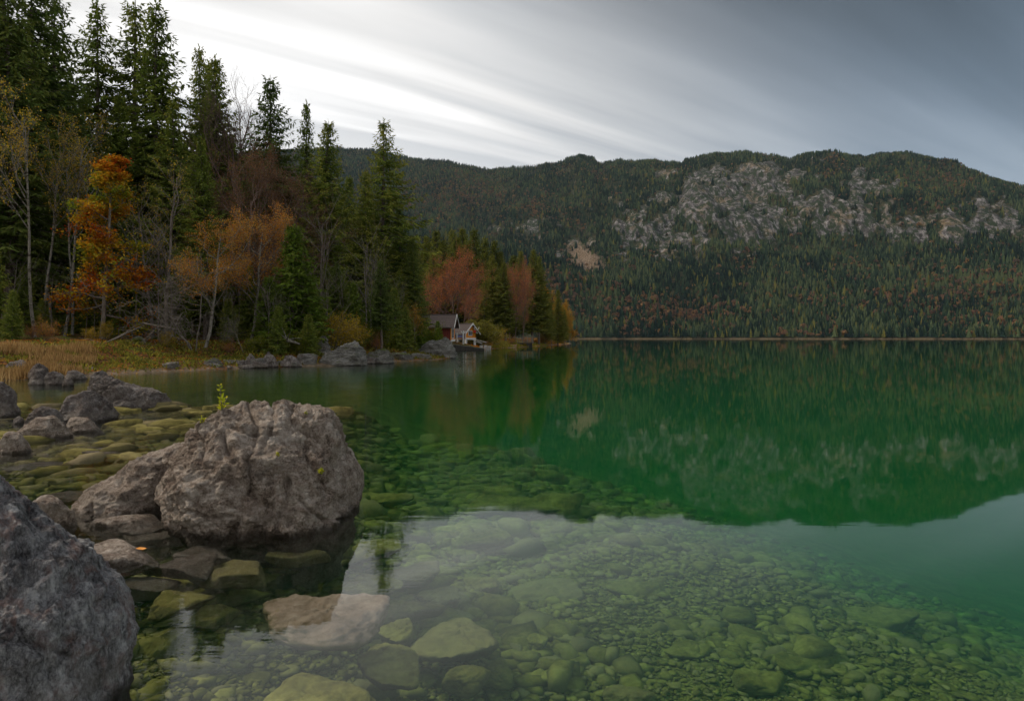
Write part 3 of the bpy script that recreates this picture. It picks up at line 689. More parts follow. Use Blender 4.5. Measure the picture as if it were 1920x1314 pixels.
# ------------------------------------------------------------------ conifer prototypes (two meshes: trunk with bare limbs, crown)
def spruce_proto(seed, H, clear, Rm, step=0.36, droop=0.5, gap=0.0, crownpow=1.0, twigden=1.0, whorl=4.6, lop=0.25, bare=0.0):
    rng = np.random.default_rng(seed)
    T = Acc(); K = Acc()
    zt = np.linspace(-0.6, H, 16)
    wx = 0.25 * np.sin(zt * 0.16 + rng.random() * 6) * rng.uniform(.3, 1); wy = 0.25 * np.sin(zt * 0.13 + rng.random() * 6) * rng.uniform(.3, 1)
    wx -= wx[1]; wy -= wy[1]
    r0 = 0.0095 * H + 0.02
    T.tube(np.stack([wx, wy, zt], 1), np.maximum(r0 * (1 - np.clip(zt, 0, H) / H) ** 0.8, 0.012), 8)
    tx = lambda z: np.array([np.interp(z, zt, wx), np.interp(z, zt, wy), z])
    # dead snags below the crown
    for z in np.arange(1.5, clear + 1.5, 0.42):
        for _ in range(rng.integers(1, 3)):
            ph = rng.random() * 6.28; L = rng.uniform(0.4, 1.8); d = np.array([math.cos(ph), math.sin(ph), 0])
            u = np.linspace(0, 1, 4)[:, None]
            T.tube(tx(z) + d * L * u + np.array([0, 0, -0.35 * L]) * u ** 1.6, [0.025, .018, .012, .006], 3)
    side_bias = rng.random() * 6.28
    z = clear
    while z < H * 0.985:
        f = (z - clear) / (H - clear)
        nb = int(round(whorl * (1 - 0.35 * f) + rng.uniform(-1, 1)))
        ph0 = rng.random() * 6.28
        for b in range(max(nb, 2)):
            if rng.random() < gap * (1 - f) + bare: continue
            ph = ph0 + b * 6.28 / nb + rng.uniform(-.35, .35)
            low = min(1.0, 0.50 + f * 2.6)
            L = Rm * ((1 - f) ** crownpow * low) * rng.uniform(0.62, 1.18) * (1 + lop * math.cos(ph - side_bias)) + 0.22
            d = np.array([math.cos(ph), math.sin(ph), 0.0]); l = np.array([-d[1], d[0], 0.0])
            e = np.interp(f, [0, .5, .85, 1], [-0.30, -0.10, 0.35, 0.9]) + rng.uniform(-.14, .14)
            n = max(4, int(L / 0.17)); u = (np.arange(n) + 0.6) / n
            curve = lambda u_: tx(z + rng.uniform(-.01, .01)) + np.outer(L * u_, d) + np.outer(L * (e * u_ - droop * 0.55 * u_ ** 1.5 + droop * 0.62 * u_ ** 3.2), [0, 0, 1])
            uu = np.linspace(0, 1, 5)
            T.tube(curve(uu), np.array([.030, .024, .018, .011, .005]) * (0.5 + L / 3), 3)
            P = curve(u)
            tip = curve(np.array([1.0]))
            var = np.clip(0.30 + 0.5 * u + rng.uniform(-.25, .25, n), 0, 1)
            for sgn in (-1, 1):
                for rep in range(2 if twigden > .8 else 1):
                    lt = np.clip((0.34 * L * (1 - u * 0.85) + 0.20), .18, 1.05) * rng.uniform(.55, 1.15, n)
                    D = d * rng.uniform(.45, 1.0, (n, 1)) + l * sgn * rng.uniform(.55, 1.0, (n, 1)); D[:, 2] += rng.uniform(-.60, -.05, n) * (0.6 + droop)
                    D /= np.linalg.norm(D, axis=1, keepdims=True); D *= lt[:, None]
                    W = np.cross(D, rng.normal(size=(n, 3)) * .7 + [0, 0, 1.0]); W /= np.linalg.norm(W, axis=1, keepdims=True) + 1e-9
                    W *= (0.050 + 0.045 * rng.random((n, 1)))
                    j = P + rng.normal(size=(n, 3)) * 0.05
                    K.diamonds(j, D, W, 0.05, var)
                    # secondary sprays at the outer half of each twig
                    D2 = D * 0.5 + np.cross(D, [0, 0, 1.0]) * rng.choice([-.45, .45], (n, 1)); D2[:, 2] -= rng.uniform(.0, .16, n)
                    K.diamonds(j + D * 0.45, D2, W[:, [1, 0, 2]] * 0.8, 0.04, np.clip(var + .1, 0, 1))
            # hanging sprays
            k = rng.random(n) < 0.75
            nk = int(k.sum())
            if nk:
                D = np.stack([rng.normal(size=nk) * .09, rng.normal(size=nk) * .09, -rng.uniform(.18, .55, nk) * (0.5 + droop)], 1)
                W = np.cross(D, rng.normal(size=(nk, 3))); W /= np.linalg.norm(W, axis=1, keepdims=True) + 1e-9
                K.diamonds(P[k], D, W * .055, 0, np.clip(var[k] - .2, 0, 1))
            K.diamonds(tip - d * .1, (d * .35 + [0, 0, .10])[None], (l * .07)[None], 0, 0.9)
        z += step * (1 - 0.5 * f) * rng.uniform(.85, 1.15)
    for q in range(7):
        a = rng.random() * 6.28
        K.diamonds(tx(H - 0.12 * q)[None], np.array([[math.cos(a) * .12, math.sin(a) * .12, .32]]), np.array([[.03, .03, 0]]), 0, 0.6)
    return T, K

SPR = {}
def make_protos():
    specs = {
        'full':   dict(seed=1, H=25, clear=4.0, Rm=4.3, droop=0.55, twigden=.7, step=.5, whorl=6),
        'full_b': dict(seed=2, H=24, clear=6.5, Rm=4.2, droop=0.70, lop=.2, twigden=.7, gap=.1, step=.62, whorl=6),
        'open':   dict(seed=3, H=26, clear=8.0, Rm=4.4, droop=0.8, gap=.25, step=.72, crownpow=.95, whorl=5.6, twigden=.7),
        'open_b': dict(seed=4, H=26, clear=10.0, Rm=4.2, droop=0.7, gap=.22, step=.68, crownpow=.95, lop=.25, whorl=5.6, twigden=.7),
        'slim':   dict(seed=5, H=25, clear=9.0, Rm=3.0, droop=0.6, gap=.15, lop=.3, crownpow=1.0, step=.5, whorl=5.4, twigden=.7),
        'young':  dict(seed=6, H=9, clear=0.5, Rm=2.2, droop=0.35, step=.26, crownpow=.9, twigden=.7),
        'fir':    dict(seed=7, H=22, clear=1.5, Rm=3.8, droop=0.35, step=.36, crownpow=.92, twigden=.7),
    }
    for k, s in specs.items():
        T, K = spruce_proto(**s)
        tm = T.mesh('trunk', [M['bark']], True)
        SPR[k] = dict(H=s['H'], trunk=tm, K=K, crown={})
        print('spruce', k, sum(len(f) for f in K.F) + sum(len(f) for f in T.F))
make_protos()
def crown_mesh(k, mat):
    c = SPR[k]['crown']
    if mat not in c:
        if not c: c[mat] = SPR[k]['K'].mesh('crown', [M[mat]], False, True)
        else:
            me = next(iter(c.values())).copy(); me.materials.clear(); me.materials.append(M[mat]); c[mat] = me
    return c[mat]
_rt = random.Random(5)
def conifer(px, top, D, kind, label, mat='spruce', group=None, name='spruce_tree', wide=1.0, rz=None, cat='spruce'):
    x = px2x(px, D); z0 = gz(x, D) - 0.05
    Hn = px2z(top, D) - z0
    s = Hn / SPR[kind]['H']
    e = ob(name, None, loc=(x, D, z0), rz=rz if rz is not None else _rt.random() * 6.28)
    sx = s * wide * (1.18 if kind != 'young' else 1.0)
    e.scale = (sx, sx, s)
    e.empty_display_size = 0.5
    tag(e, label, cat, group)
    ob('trunk', SPR[kind]['trunk'], e); ob('crown', crown_mesh(kind, mat), e)
    return e

G1 = 'tall spruces of the left shore forest'
TALL = [
 (14, -95, 44, 'full', 'dark spruce cut off by the left edge of the photo, crown reaching past the top', 'spruce_dark', 1.15),
 (60, -60, 50, 'fir', 'dense dark fir beside the left edge with long layered boughs against the sky', 'spruce_dark', 1.1),
 (92, -25, 56, 'full_b', 'tall dark spruce close behind the dense fir at the left edge', 'spruce_dark', 1.1),
 (177, -4, 60, 'open', 'tall open crowned spruce standing alone against the sky, left of the twin spruces', 'spruce', 1.05),
 (253, -2, 62, 'open_b', 'left tree of the twin tallest spruces with thin crowns against the white sky', 'spruce', 1.15),
 (292, -3, 58, 'full_b', 'right and fuller tree of the twin tallest spruces against the white sky', 'spruce', 1.1),
 (366, 86, 66, 'slim', 'thin spire of a spruce rising just right of the twin spruces', 'spruce', .8),
 (402, 102, 62, 'full', 'spruce with dense pointed top left of the bare twiggy tree', 'spruce', .95),
 (384, 116, 70, 'slim', 'small spruce top between the thin spire and the dense pointed spruce', 'spruce', .9),
 (498, 141, 60, 'full_b', 'dark spruce with layered drooping boughs right of the bare twiggy tree', 'spruce_dark', 1.15),
 (571, 191, 66, 'slim', 'sparse narrow spruce top with thin ragged crown between two fuller spruces', 'spruce', .75),
 (608, 229, 58, 'full', 'broad green spruce with a pale bare lower trunk, left of the tall ragged one', 'spruce', 1.2),
 (719, 228, 62, 'open', 'tall ragged spruce standing apart at the right end of the near forest', 'spruce', 1.25),
 (690, 318, 60, 'full_b', 'shorter spruce directly left of the tall ragged one at the forest end', 'spruce', 1.1),
 (752, 392, 64, 'fir', 'dark bushy spruce at the forest edge above the boathouse side', 'spruce_dark', .95),
 (776, 440, 60, 'full', 'low dark spruce leaning out over the shore beside the red boathouse', 'spruce_dark', 1.0),
 (650, 330, 70, 'fir', 'dense spruce filling the gap behind the broad green spruce', 'spruce', .9),
 (548, 425, 44, 'young', 'young bright green spruce low on the bank in front of the forest', 'spruce_light', 1.35),
 (215, 175, 56, 'full', 'spruce standing between the open crowned spruce and the twin spruces, below the skyline', 'spruce', 1.0),
 (330, 190, 54, 'full', 'green spruce below and right of the twin spruces, above the orange beech', 'spruce', 1.0),
 (385, 260, 46, 'full', 'large green spruce hanging over the orange birch, its boughs near the bank', 'spruce', 1.0),
 (440, 250, 68, 'full_b', 'spruce half hidden behind the bare twiggy tree', 'spruce', 1.0),
]
for px, top, D, k, lab, mat, wd in TALL:
    conifer(px, top, D, k, lab, mat, G1, wide=wd)
# the mass of the forest behind and between
rg = random.Random(23)
for i in range(44):
    px = -60 + i * (800 / 43) + rg.uniform(-10, 10); D = rg.uniform(66, 100)
    top = np.interp(px, [-60, 60, 150, 330, 450, 600, 700, 760], [-20, 60, 215, 240, 270, 330, 385, 430]) + rg.uniform(-10, 60)
    conifer(px, top, D, rg.choice(['full', 'full_b', 'fir', 'full', 'slim']), 'dark spruce packed in the depth of the left shore forest behind the front trees', rg.choice(['spruce_dark', 'spruce']),
            'spruces in the depth of the left forest', wide=rg.uniform(1.0, 1.3))
# second row: lower crowns that close the view into the wood
for i in range(34):
    px = -30 + i * (790 / 33) + rg.uniform(-12, 12); D = rg.uniform(50, 62)
    top = np.interp(px, [-60, 100, 330, 500, 760], [300, 330, 370, 420, 480]) + rg.uniform(-40, 60)
    conifer(px, top, D, rg.choice(['full', 'fir', 'full_b']), 'shaded mid height spruce in the understorey of the left shore forest', rg.choice(['spruce_dark', 'spruce_dark', 'spruce']),
            'understorey spruces of the left forest', wide=rg.uniform(1.25, 1.7))
# wording that ties a tree to what stands beside it
MARKS = [(20, 'the left edge spruce'), (75, 'the leftmost pale birches'), (130, 'the forked pale birch'), (195, 'the layered orange beech'), (250, 'the twin tallest spruces'), (312, 'the sparse yellow tree'),
         (384, 'the leaning copper birch'), (460, 'the tall bare skyline tree'), (520, 'the layered dark spruce'), (570, 'the narrow ragged spruce'), (610, 'the broad green spruce'), (655, 'the slanted shore slab'), (718, 'the ragged end spruce'), (777, 'the little golden birch'),
         (825, 'the russet beech\'s left half'), (865, 'the russet beech\'s right half'), (905, 'the yellow willow'), (950, 'the broad dark point spruces'), (1000, 'the tallest point spruce')]
ORD = ['first', 'second', 'third', 'fourth', 'fifth']
def beside(items, what, link):
    out = {}; grp = {}
    for it in sorted(items): grp.setdefault(min(MARKS, key=lambda m: abs(m[0] - it[0]))[1], []).append(it)
    for mk, g in grp.items():
        for k, it in enumerate(g): out[it] = (what + ' ' + link + ' ' + mk) if len(g) == 1 else ORD[k] + ' ' + what + ' from the left ' + link + ' ' + mk
    return out
# young spruces at the forest edge
YOUNG = [(-6, 470, 38), (22, 545, 36), (44, 500, 43), (78, 560, 42), (150, 560, 46), (232, 560, 45), (268, 520, 48), (345, 575, 45), (430, 560, 44), (470, 500, 46), (508, 520, 43), (520, 575, 41), (585, 520, 45),
         (578, 590, 42), (640, 500, 52), (665, 530, 50), (700, 545, 55), (742, 540, 54), (760, 575, 55), (790, 600, 57), (612, 560, 47), (118, 530, 48), (190, 500, 50), (310, 540, 50), (405, 500, 52)]
YL = beside(YOUNG, 'young spruce', 'on the bank below')
for k, (px, top, D) in enumerate(YOUNG):
    conifer(px, top, D, 'young', YL[(px, top, D)], rg.choice(['spruce_light', 'spruce', 'spruce']), 'young spruces along the bank', wide=rg.uniform(1.0, 1.5))
conifer(783, 590, 62, 'young', 'small yellowish young spruce beside the dark red boathouse wall', 'spruce_light', None, wide=1.2)
conifer(822, 602, 70, 'young', 'little bright green conifer standing in front of the red boathouse wall', 'spruce_light', None, wide=1.0)

# spruces on the far point behind the huts
G2 = 'spruces on the wooded point behind the huts'
PT = [(800, 442, 150), (822, 432, 160), (845, 428, 150), (868, 426, 158), (893, 430, 150), (908, 444, 156), (922, 450, 150), (783, 455, 145), (880, 448, 140), (856, 446, 142), (832, 450, 144), (810, 470, 140), (935, 470, 150), (961, 478, 165)]
TL = beside(PT, 'dark spruce top', 'behind')
for k, (px, top, D) in enumerate(PT):
    conifer(px, top, D, ['full', 'fir', 'full_b'][k % 3], TL[(px, top, D)], 'spruce_point', G2, wide=1.4)
for px, top, D, k, lab, wd in [
  (925, 478, 128, 'fir', 'broad dark spruce right of the russet beech, first of the point spruces', 1.0),
  (948, 492, 126, 'full', 'dark spruce with skirts to the ground right of the first point spruce', 1.1),
  (908, 515, 124, 'fir', 'low dark spruce against the russet beech above the yellow willow', 1.0),
  (998, 466, 140, 'full', 'tallest spruce on the point with a double top', 1.05),
  (1010, 478, 142, 'full_b', 'narrow spruce whose tip touches the tallest one on the point', .9),
  (980, 470, 160, 'full', 'spruce top peeping over the bare brown trees on the point', 1.0),
  (1022, 545, 150, 'fir', 'shorter dense spruce right of the tallest spruce on the point', .9),
  (1046, 543, 165, 'fir', 'dark green spruce near the tip of the point between golden trees', .95),
  (1034, 566, 160, 'full', 'low spruce just left of the dark spruce near the tip', .9),
  (1058, 580, 175, 'full', 'last small spruce of the point before the orange tree', .9)]:
    conifer(px, top, D, k, lab, 'spruce_point', G2, wide=wd * 1.2)

# ------------------------------------------------------------------ broadleaf trees
def broadleaf(seed, H, stems=1, first=0.3, spread=0.45, depth=4, kids=(5, 5, 4, 4), leaf=0.10, per=4, lean=(0, 0), r0=None, up=0.35, flat=0.0, jitter=0.18, kink=0.25, crown_w=1.0, skip=0.0, cone=0.55):
    rng = np.random.default_rng(seed); T = Acc(); K = Acc(); tips = []
    def nrm(v): return v / (np.linalg.norm(v) + 1e-9)
    def grow(p, d, L, r, lv):
        n = 6 if lv == 0 else (4 if lv < 3 else 3)
        P = [p]; dd = d.copy()
        for i in range(n):
            dd = nrm(dd + rng.normal(size=3) * kink * (0.45 if lv == 0 else 1) + np.array([0, 0, up * 0.25 * (0 if flat and lv > 0 else 1)]))
            P.append(P[-1] + dd * L / n)
        P = np.array(P); rad = np.linspace(r, r * (0.55 if lv < depth else 0.4), n + 1)
        if lv == 0: rad = np.linspace(r, r * 0.30, n + 1)
        T.tube(P, np.maximum(rad, 0.006), 7 if lv == 0 else (4 if lv == 1 else 3))
        if lv >= depth - 1:
            m = per * 2
            q = rng.random(m) * n; i = q.astype(int).clip(0, n - 1); f = (q - i)[:, None]
            tips.append(P[i] * (1 - f) + P[i + 1] * f)
        if lv < depth:
            k = kids[min(lv, len(kids) - 1)]
            for c in range(k):
                t = (first if lv == 0 else 0.25) + (1 - (first if lv == 0 else 0.25)) * (c + rng.uniform(.1, .9)) / k
                q = t * n; i = min(int(q), n - 1); b = P[i] + (P[i + 1] - P[i]) * (q - i)
                az = rng.random() * 6.28 if lv == 0 else rng.random() * 6.28
                perp = nrm(np.cross(P[i + 1] - P[i], rng.normal(size=3)))
                bd = nrm(nrm(P[i + 1] - P[i]) * (1 - spread) + perp * spread * 1.5)
                if flat: bd[2] *= (1 - flat); bd = nrm(bd)
                cl = L * rng.uniform(.38, .62) * ((1.15 - t * cone) if lv == 0 else 1) * (crown_w if lv == 0 else 1)
                grow(b, bd, cl, max(r * (0.42 if lv == 0 else .55) * (1.2 - .6 * t), .008), lv + 1)
    for s in range(stems):
        a = rng.random() * 6.28
        sp = 0.0 if stems == 1 else rng.uniform(.1, .5)
        d = nrm(np.array([lean[0] + math.cos(a) * sp, lean[1] + math.sin(a) * sp, 1.0]))
        grow(np.array([math.cos(a), math.sin(a), 0]) * (0.0 if stems == 1 else rng.uniform(0, .15) * H * .15) + np.array([0, 0, -.15]), d, H * rng.uniform(.85, 1.0) * (1 if stems == 1 else rng.uniform(.7, 1)), (r0 or H * 0.014) * (1 if stems == 1 else .5), 0)
    if tips and leaf > 0:
        B = np.concatenate(tips); m = len(B)
        if skip: B = B[rng.random(m) > skip]; m = len(B)
        B = B + rng.normal(size=(m, 3)) * jitter * (np.array([1, 1, .35]) if flat else 1)
        D = rng.normal(size=(m, 3)) * (np.array([1, 1, .3]) if flat else 1); D = D / np.linalg.norm(D, axis=1, keepdims=True) * leaf * rng.uniform(.6, 1.3, (m, 1))
        W = np.cross(D, rng.normal(size=(m, 3)) * .5 + [0, 0, 1]) ; W = W / (np.linalg.norm(W, axis=1, keepdims=True) + 1e-9) * leaf * .38
        K.diamonds(B, D, W, 0.0, rng.random(m))
    print('broadleaf', seed, sum(len(f) for f in T.F), sum(len(f) for f in K.F) if K.F else 0)
    return T, K
BL = {}
def bl_proto(key, bark, leafm, **kw):
    T, K = broadleaf(**kw)
    zmax = np.concatenate(T.V)[:, 2].max()
    BL[key] = dict(H=zmax, trunk=T.mesh('trunk', [M[bark]], True), crown=K.mesh('crown', [M[leafm]], False, True) if K.V else None)
bl_proto('beech_layer', 'bark_grey', 'leaf_beech', seed=11, H=12, first=.12, spread=.62, depth=3, kids=(24, 8, 5), leaf=.19, per=7, flat=.62, jitter=.26, kink=.16, crown_w=.62, cone=1.0)
bl_proto('birch_orange', 'bark_pale', 'leaf_orange', seed=12, H=9, first=.30, spread=.5, depth=4, kids=(11, 5, 4, 4), leaf=.10, per=4, lean=(.22, 0), jitter=.2, up=.3, crown_w=.85)
bl_proto('sparse_yellow', 'bark_grey', 'leaf_yellow', seed=13, H=14, first=.25, spread=.45, depth=4, kids=(10, 4, 3, 3), leaf=.14, per=1, jitter=.1, up=.5, skip=.15, kink=.16, crown_w=.7)
bl_proto('birch_tall', 'bark_pale', 'leaf_yellow', seed=14, H=16, first=.50, spread=.34, depth=4, kids=(12, 4, 3, 3), leaf=.12, per=2, jitter=.15, up=.7, r0=.12, skip=.3, kink=.11, crown_w=.55)
bl_proto('bare_tall', 'twig', 'leaf_dull', seed=15, H=20, first=.35, spread=.36, depth=4, kids=(12, 6, 4, 4), leaf=0, per=0, up=.75, kink=.16)
bl_proto('brown', 'twig', 'leaf_dull', seed=16, H=15, first=.22, spread=.45, depth=4, kids=(12, 6, 4, 3), leaf=.13, per=3, up=.5, kink=.2, jitter=.2)
bl_proto('russet', 'twig', 'leaf_brown', seed=17, H=16, first=.20, spread=.42, depth=4, kids=(16, 6, 5, 4), leaf=.17, per=3, up=.6, kink=.14, jitter=.22, crown_w=1.05, skip=.42)
bl_proto('golden', 'bark_grey', 'leaf_gold', seed=18, H=12, first=.12, spread=.42, depth=3, kids=(18, 7, 6), leaf=.36, per=9, up=.5, jitter=.35)
bl_proto('bush_yellow', 'bark_grey', 'leaf_yellow', seed=19, H=3, stems=7, first=.2, spread=.5, depth=2, kids=(7, 5), leaf=.10, per=6, jitter=.12, lean=(0, 0))
bl_proto('bush_green', 'bark_grey', 'leaf_green', seed=20, H=2.5, stems=8, first=.1, spread=.55, depth=2, kids=(8, 6), leaf=.10, per=9, jitter=.14)
bl_proto('bush_brown', 'twig', 'leaf_orange', seed=21, H=3, stems=8, first=.2, spread=.5, depth=2, kids=(7, 5), leaf=.07, per=4, jitter=.15)
bl_proto('willow', 'bark_grey', 'leaf_olive', seed=22, H=4, stems=11, first=.1, spread=.45, depth=2, kids=(9, 6), leaf=.16, per=8, up=.6, jitter=.15)
bl_proto('sapling', 'bark_pale', 'leaf_gold', seed=23, H=4.5, first=.42, spread=.42, depth=2, kids=(14, 6), leaf=.11, per=9, up=.6, jitter=.12, r0=.05)
bl_proto('pole', 'bark_grey', 'leaf_dull', seed=24, H=11, first=.3, spread=.35, depth=2, kids=(14, 4), leaf=0, per=0, up=.4, r0=.075, kink=.12)
bl_proto('snag', 'bark_grey', 'leaf_dull', seed=25, H=6, stems=3, first=.15, spread=.6, depth=3, kids=(8, 5, 4), leaf=0, per=0, up=.1, kink=.45, r0=.07)
def broad(px, base_py_or_D, top, key, label, name='beech_tree', cat='tree', group=None, wide=1.0, rz=None, D=None, tilt=0.0):
    D = base_py_or_D
    x = px2x(px, D); z0 = gz(x, D) - 0.03
    s = (px2z(top, D) - z0) / BL[key]['H']
    e = ob(name, None, loc=(x, D, z0), rz=_rt.random() * 6.28 if rz is None else rz); e.scale = (s * wide, s * wide, s)
    if tilt: e.rotation_euler = (0, tilt, e.rotation_euler[2])
    e.empty_display_size = 0.5
    tag(e, label, cat, group)
    ob('trunk', BL[key]['trunk'], e)
    if BL[key]['crown']: ob('crown', BL[key]['crown'], e)
    return e

broad(190, 41, 296, 'beech_layer', 'small beech in layered red, orange and green leaves at the forest edge on the left', rz=0.6, wide=.82)
broad(384, 40, 385, 'birch_orange', 'leaning birch with a pale trunk and a loose copper orange crown above the bank', 'birch_tree', rz=0.0, wide=1.05)
broad(470, 45, 380, 'birch_orange', 'second copper orange birch right of the leaning one, its crown merging with it', 'birch_tree', rz=-.5, wide=1.0)
broad(312, 43, 285, 'sparse_yellow', 'nearly bare tree with scattered yellow leaves between the layered beech and the leaning birch', 'maple_tree')
broad(285, 46, 330, 'sparse_yellow', 'thin nearly bare tree close behind the layered beech, few yellow leaves', 'maple_tree', rz=2.1)
for px, D, top, lab, rz in [(66, 40, 165, 'pale trunked birch nearest the left edge, thin yellow leaves above', .3), (78, 43, 210, 'thin birch directly right of the one nearest the left edge', 1.7),
                        (121, 42, 190, 'pale birch with a straight trunk left of the layered beech', 2.9), (136, 44, 235, 'forked pale birch just left of the layered beech', 4.1), (100, 47, 200, 'grey birch standing back between the two pairs of pale birches', 5.0),
                        (40, 45, 220, 'slender birch half lost among dark boughs by the left edge', 5.6)]:
    broad(px, D, top, 'birch_tall', lab, 'birch_tree', group='pale birches at the left end of the forest', rz=rz)
broad(455, 62, 128, 'bare_tall', 'tall bare tree whose twigs fan out against the white sky between spruce tops', 'bare_tree', wide=.95)
broad(432, 64, 165, 'bare_tall', 'second bare crown leaning beside the tall bare tree on the skyline', 'bare_tree', wide=.8)
broad(540, 68, 235, 'bare_tall', 'bare top rising between the layered dark spruce and the narrow ragged one', 'bare_tree', wide=.8)
for px, D, top, lab in [(455, 50, 255, 'brown half bare tree below the bare skyline tree'), (500, 54, 265, 'brown twiggy tree in front of the layered dark spruce'), (545, 52, 300, 'brown thin leaved tree left of the broad green spruce'),
                        (505, 47, 400, 'low brown tree behind the young bright green spruce'), (440, 56, 330, 'dull brown tree between the big green spruce and the brown twiggy ones'), (575, 60, 310, 'thin brown crown under the narrow ragged spruce')]:
    broad(px, D, top, 'brown', lab, 'beech_tree', group='half bare brown trees in the left forest')
# thin grey poles at the forest edge
POLES = [(160, 43, 470), (178, 42, 520), (222, 43, 480), (252, 47, 330), (297, 42, 380), (318, 43, 420), (420, 44, 470), (448, 48, 420), (543, 43, 520), (503, 42, 500), (604, 50, 330), (612, 46, 480), (688, 54, 380), (697, 53, 460), (716, 56, 440), (30, 42, 430), (98, 42, 470), (565, 46, 470), (640, 50, 460), (745, 57, 500)]
PL = beside(POLES, 'thin leafless trunk', 'near')
for k, (px, D, top) in enumerate(POLES):
    broad(px, D, top, 'pole', PL[(px, D, top)], 'young_tree', group='thin leafless trunks at the forest edge', wide=1.1)
broad(516, 42, 520, 'pole', 'crooked pale stem with peeling bark on the bank below the young green spruce', 'birch_tree', tilt=-.16)
broad(458, 40, 560, 'pole', 'short bare trunk leaning left over the mossy bank', 'bare_tree', tilt=-.45)
for px, D, top, lab in [(365, 39, 480, 'tangle of grey hanging twigs beside the leaning birch trunk'), (300, 41, 550, 'grey dead branches reaching over the mossy bank under the yellow leaved tree'), (420, 42, 590, 'dead grey twigs between birch trunk and short leaning trunk')]:
    broad(px, D, top, 'snag', lab, 'dead_tree')
# bushes on the bank
for px, D, top, key, lab, nm, wd in [
    (85, 36, 590, 'bush_brown', 'pinkish brown bush at the edge of the reeds', 'bush', 1.3), (60, 38, 600, 'bush_brown', 'low brown bush by the left edge above the reeds', 'bush', 1.3),
    (170, 38, 612, 'bush_yellow', 'small yellow leaved bush under the layered beech', 'bush', 1.0), (196, 40, 600, 'bush_yellow', 'yellow green shrub at the foot of the layered beech trunk', 'bush', .9),
    (315, 39, 618, 'bush_yellow', 'yellow shrub on the moss below the sparse yellow tree', 'bush', 1.1), (140, 37, 640, 'bush_green', 'low green shrub where reeds meet the bank', 'bush', 1.2),
    (625, 46, 582, 'bush_yellow', 'bright yellow shrub above the slanted shore rock', 'bush', 1.1), (655, 48, 588, 'bush_yellow', 'yellow orange shrub right of the bright yellow one', 'bush', 1.2), (678, 50, 605, 'bush_yellow', 'yellow shrub beside the rounded green bush', 'bush', 1.0),
    (718, 52, 602, 'bush_green', 'rounded dark green bush on the bank', 'bush', 1.1), (735, 54, 615, 'bush_green', 'green brown bush behind the split shore rock', 'bush', 1.0),
    (752, 57, 618, 'bush_brown', 'brown bush left of the little golden birch', 'bush', 1.2), (560, 42, 622, 'bush_green', 'low green bush on the bank in the middle of the shore', 'bush', 1.4), (480, 41, 628, 'bush_green', 'mossy green shrub above the dark shore stones', 'bush', 1.4),
    (430, 40, 632, 'bush_brown', 'rusty low shrub at the foot of the short leaning trunk', 'bush', 1.3), (590, 44, 615, 'bush_green', 'green shrub left of the pointed standing rock', 'bush', 1.0), (258, 38, 632, 'bush_green', 'green shrub on the moss behind the shore rocks', 'bush', 1.5),
    (705, 50, 620, 'bush_brown', 'rusty bracken bush over the split rock', 'bush', 1.2), (800, 60, 610, 'bush_green', 'green scrub between striated rock and boathouse', 'bush', 1.2), (790, 66, 600, 'bush_brown', 'brown scrub behind the striated pale rock', 'bush', 1.2)]:
    broad(px, D, top, key, lab, nm, 'bush', 'bushes along the bank', wide=wd)
broad(777, 57, 563, 'sapling', 'little golden birch with a white stem standing left of the boathouse', 'birch_tree', rz=1.0)
# trees of the point
broad(850, 112, 462, 'russet', 'large russet beech with a fine twiggy crown directly behind the boathouses', wide=1.05)
broad(822, 116, 500, 'russet', 'russet beech left of and behind the large one', wide=.8)
broad(868, 120, 500, 'russet', 'russet beech on the right flank of the large one', wide=.8)
broad(884, 134, 540, 'russet', 'low russet beech touching the broad dark spruce', wide=.7)
for px, D, top, lab in [(966, 128, 482, 'pale brown bare beech between dark spruces on the point'), (982, 132, 500, 'brown beech with a long pale trunk right of the bare beech on the point'), (955, 135, 495, 'thin brown beech behind the bare beech on the point')]:
    broad(px, D, top, 'russet', lab, wide=.5)
for px, D, top, lab in [(1029, 176, 532, 'golden tree right of the tallest point spruce'), (1040, 182, 562, 'yellow tree half hidden behind the dark spruce near the tip'), (1062, 186, 561, 'orange tree at the very tip of the point'), (1068, 192, 590, 'low orange tree leaning out at the tip of the point'), (1052, 180, 575, 'amber tree just left of the orange tree at the tip')]:
    broad(px, D, top, 'golden', lab, 'larch_tree', wide=.6)
broad(905, 104, 598, 'willow', 'large olive yellow willow bush right of the orange hut', 'willow_bush', 'bush', wide=1.5)
broad(892, 106, 606, 'willow', 'smaller yellow willow bush touching the orange hut', 'willow_bush', 'bush', wide=1.2)
broad(932, 112, 612, 'bush_yellow', 'orange yellow shrub between the willow and the dark spruces', 'bush', 'bush', wide=1.2)
for px, D, top, key, lab in [(1022, 150, 618, 'bush_brown', 'rusty orange shrub under the tallest point spruce'), (960, 120, 628, 'bush_brown', 'orange undergrowth beneath the bare beech on the point'), (1046, 170, 625, 'bush_brown', 'low rusty shrub near the tip beach'), (990, 130, 626, 'bush_brown', 'rust brown shrub behind the fenced jetty')]:
    broad(px, D, top, key, lab, 'bush', 'bush', wide=1.6)
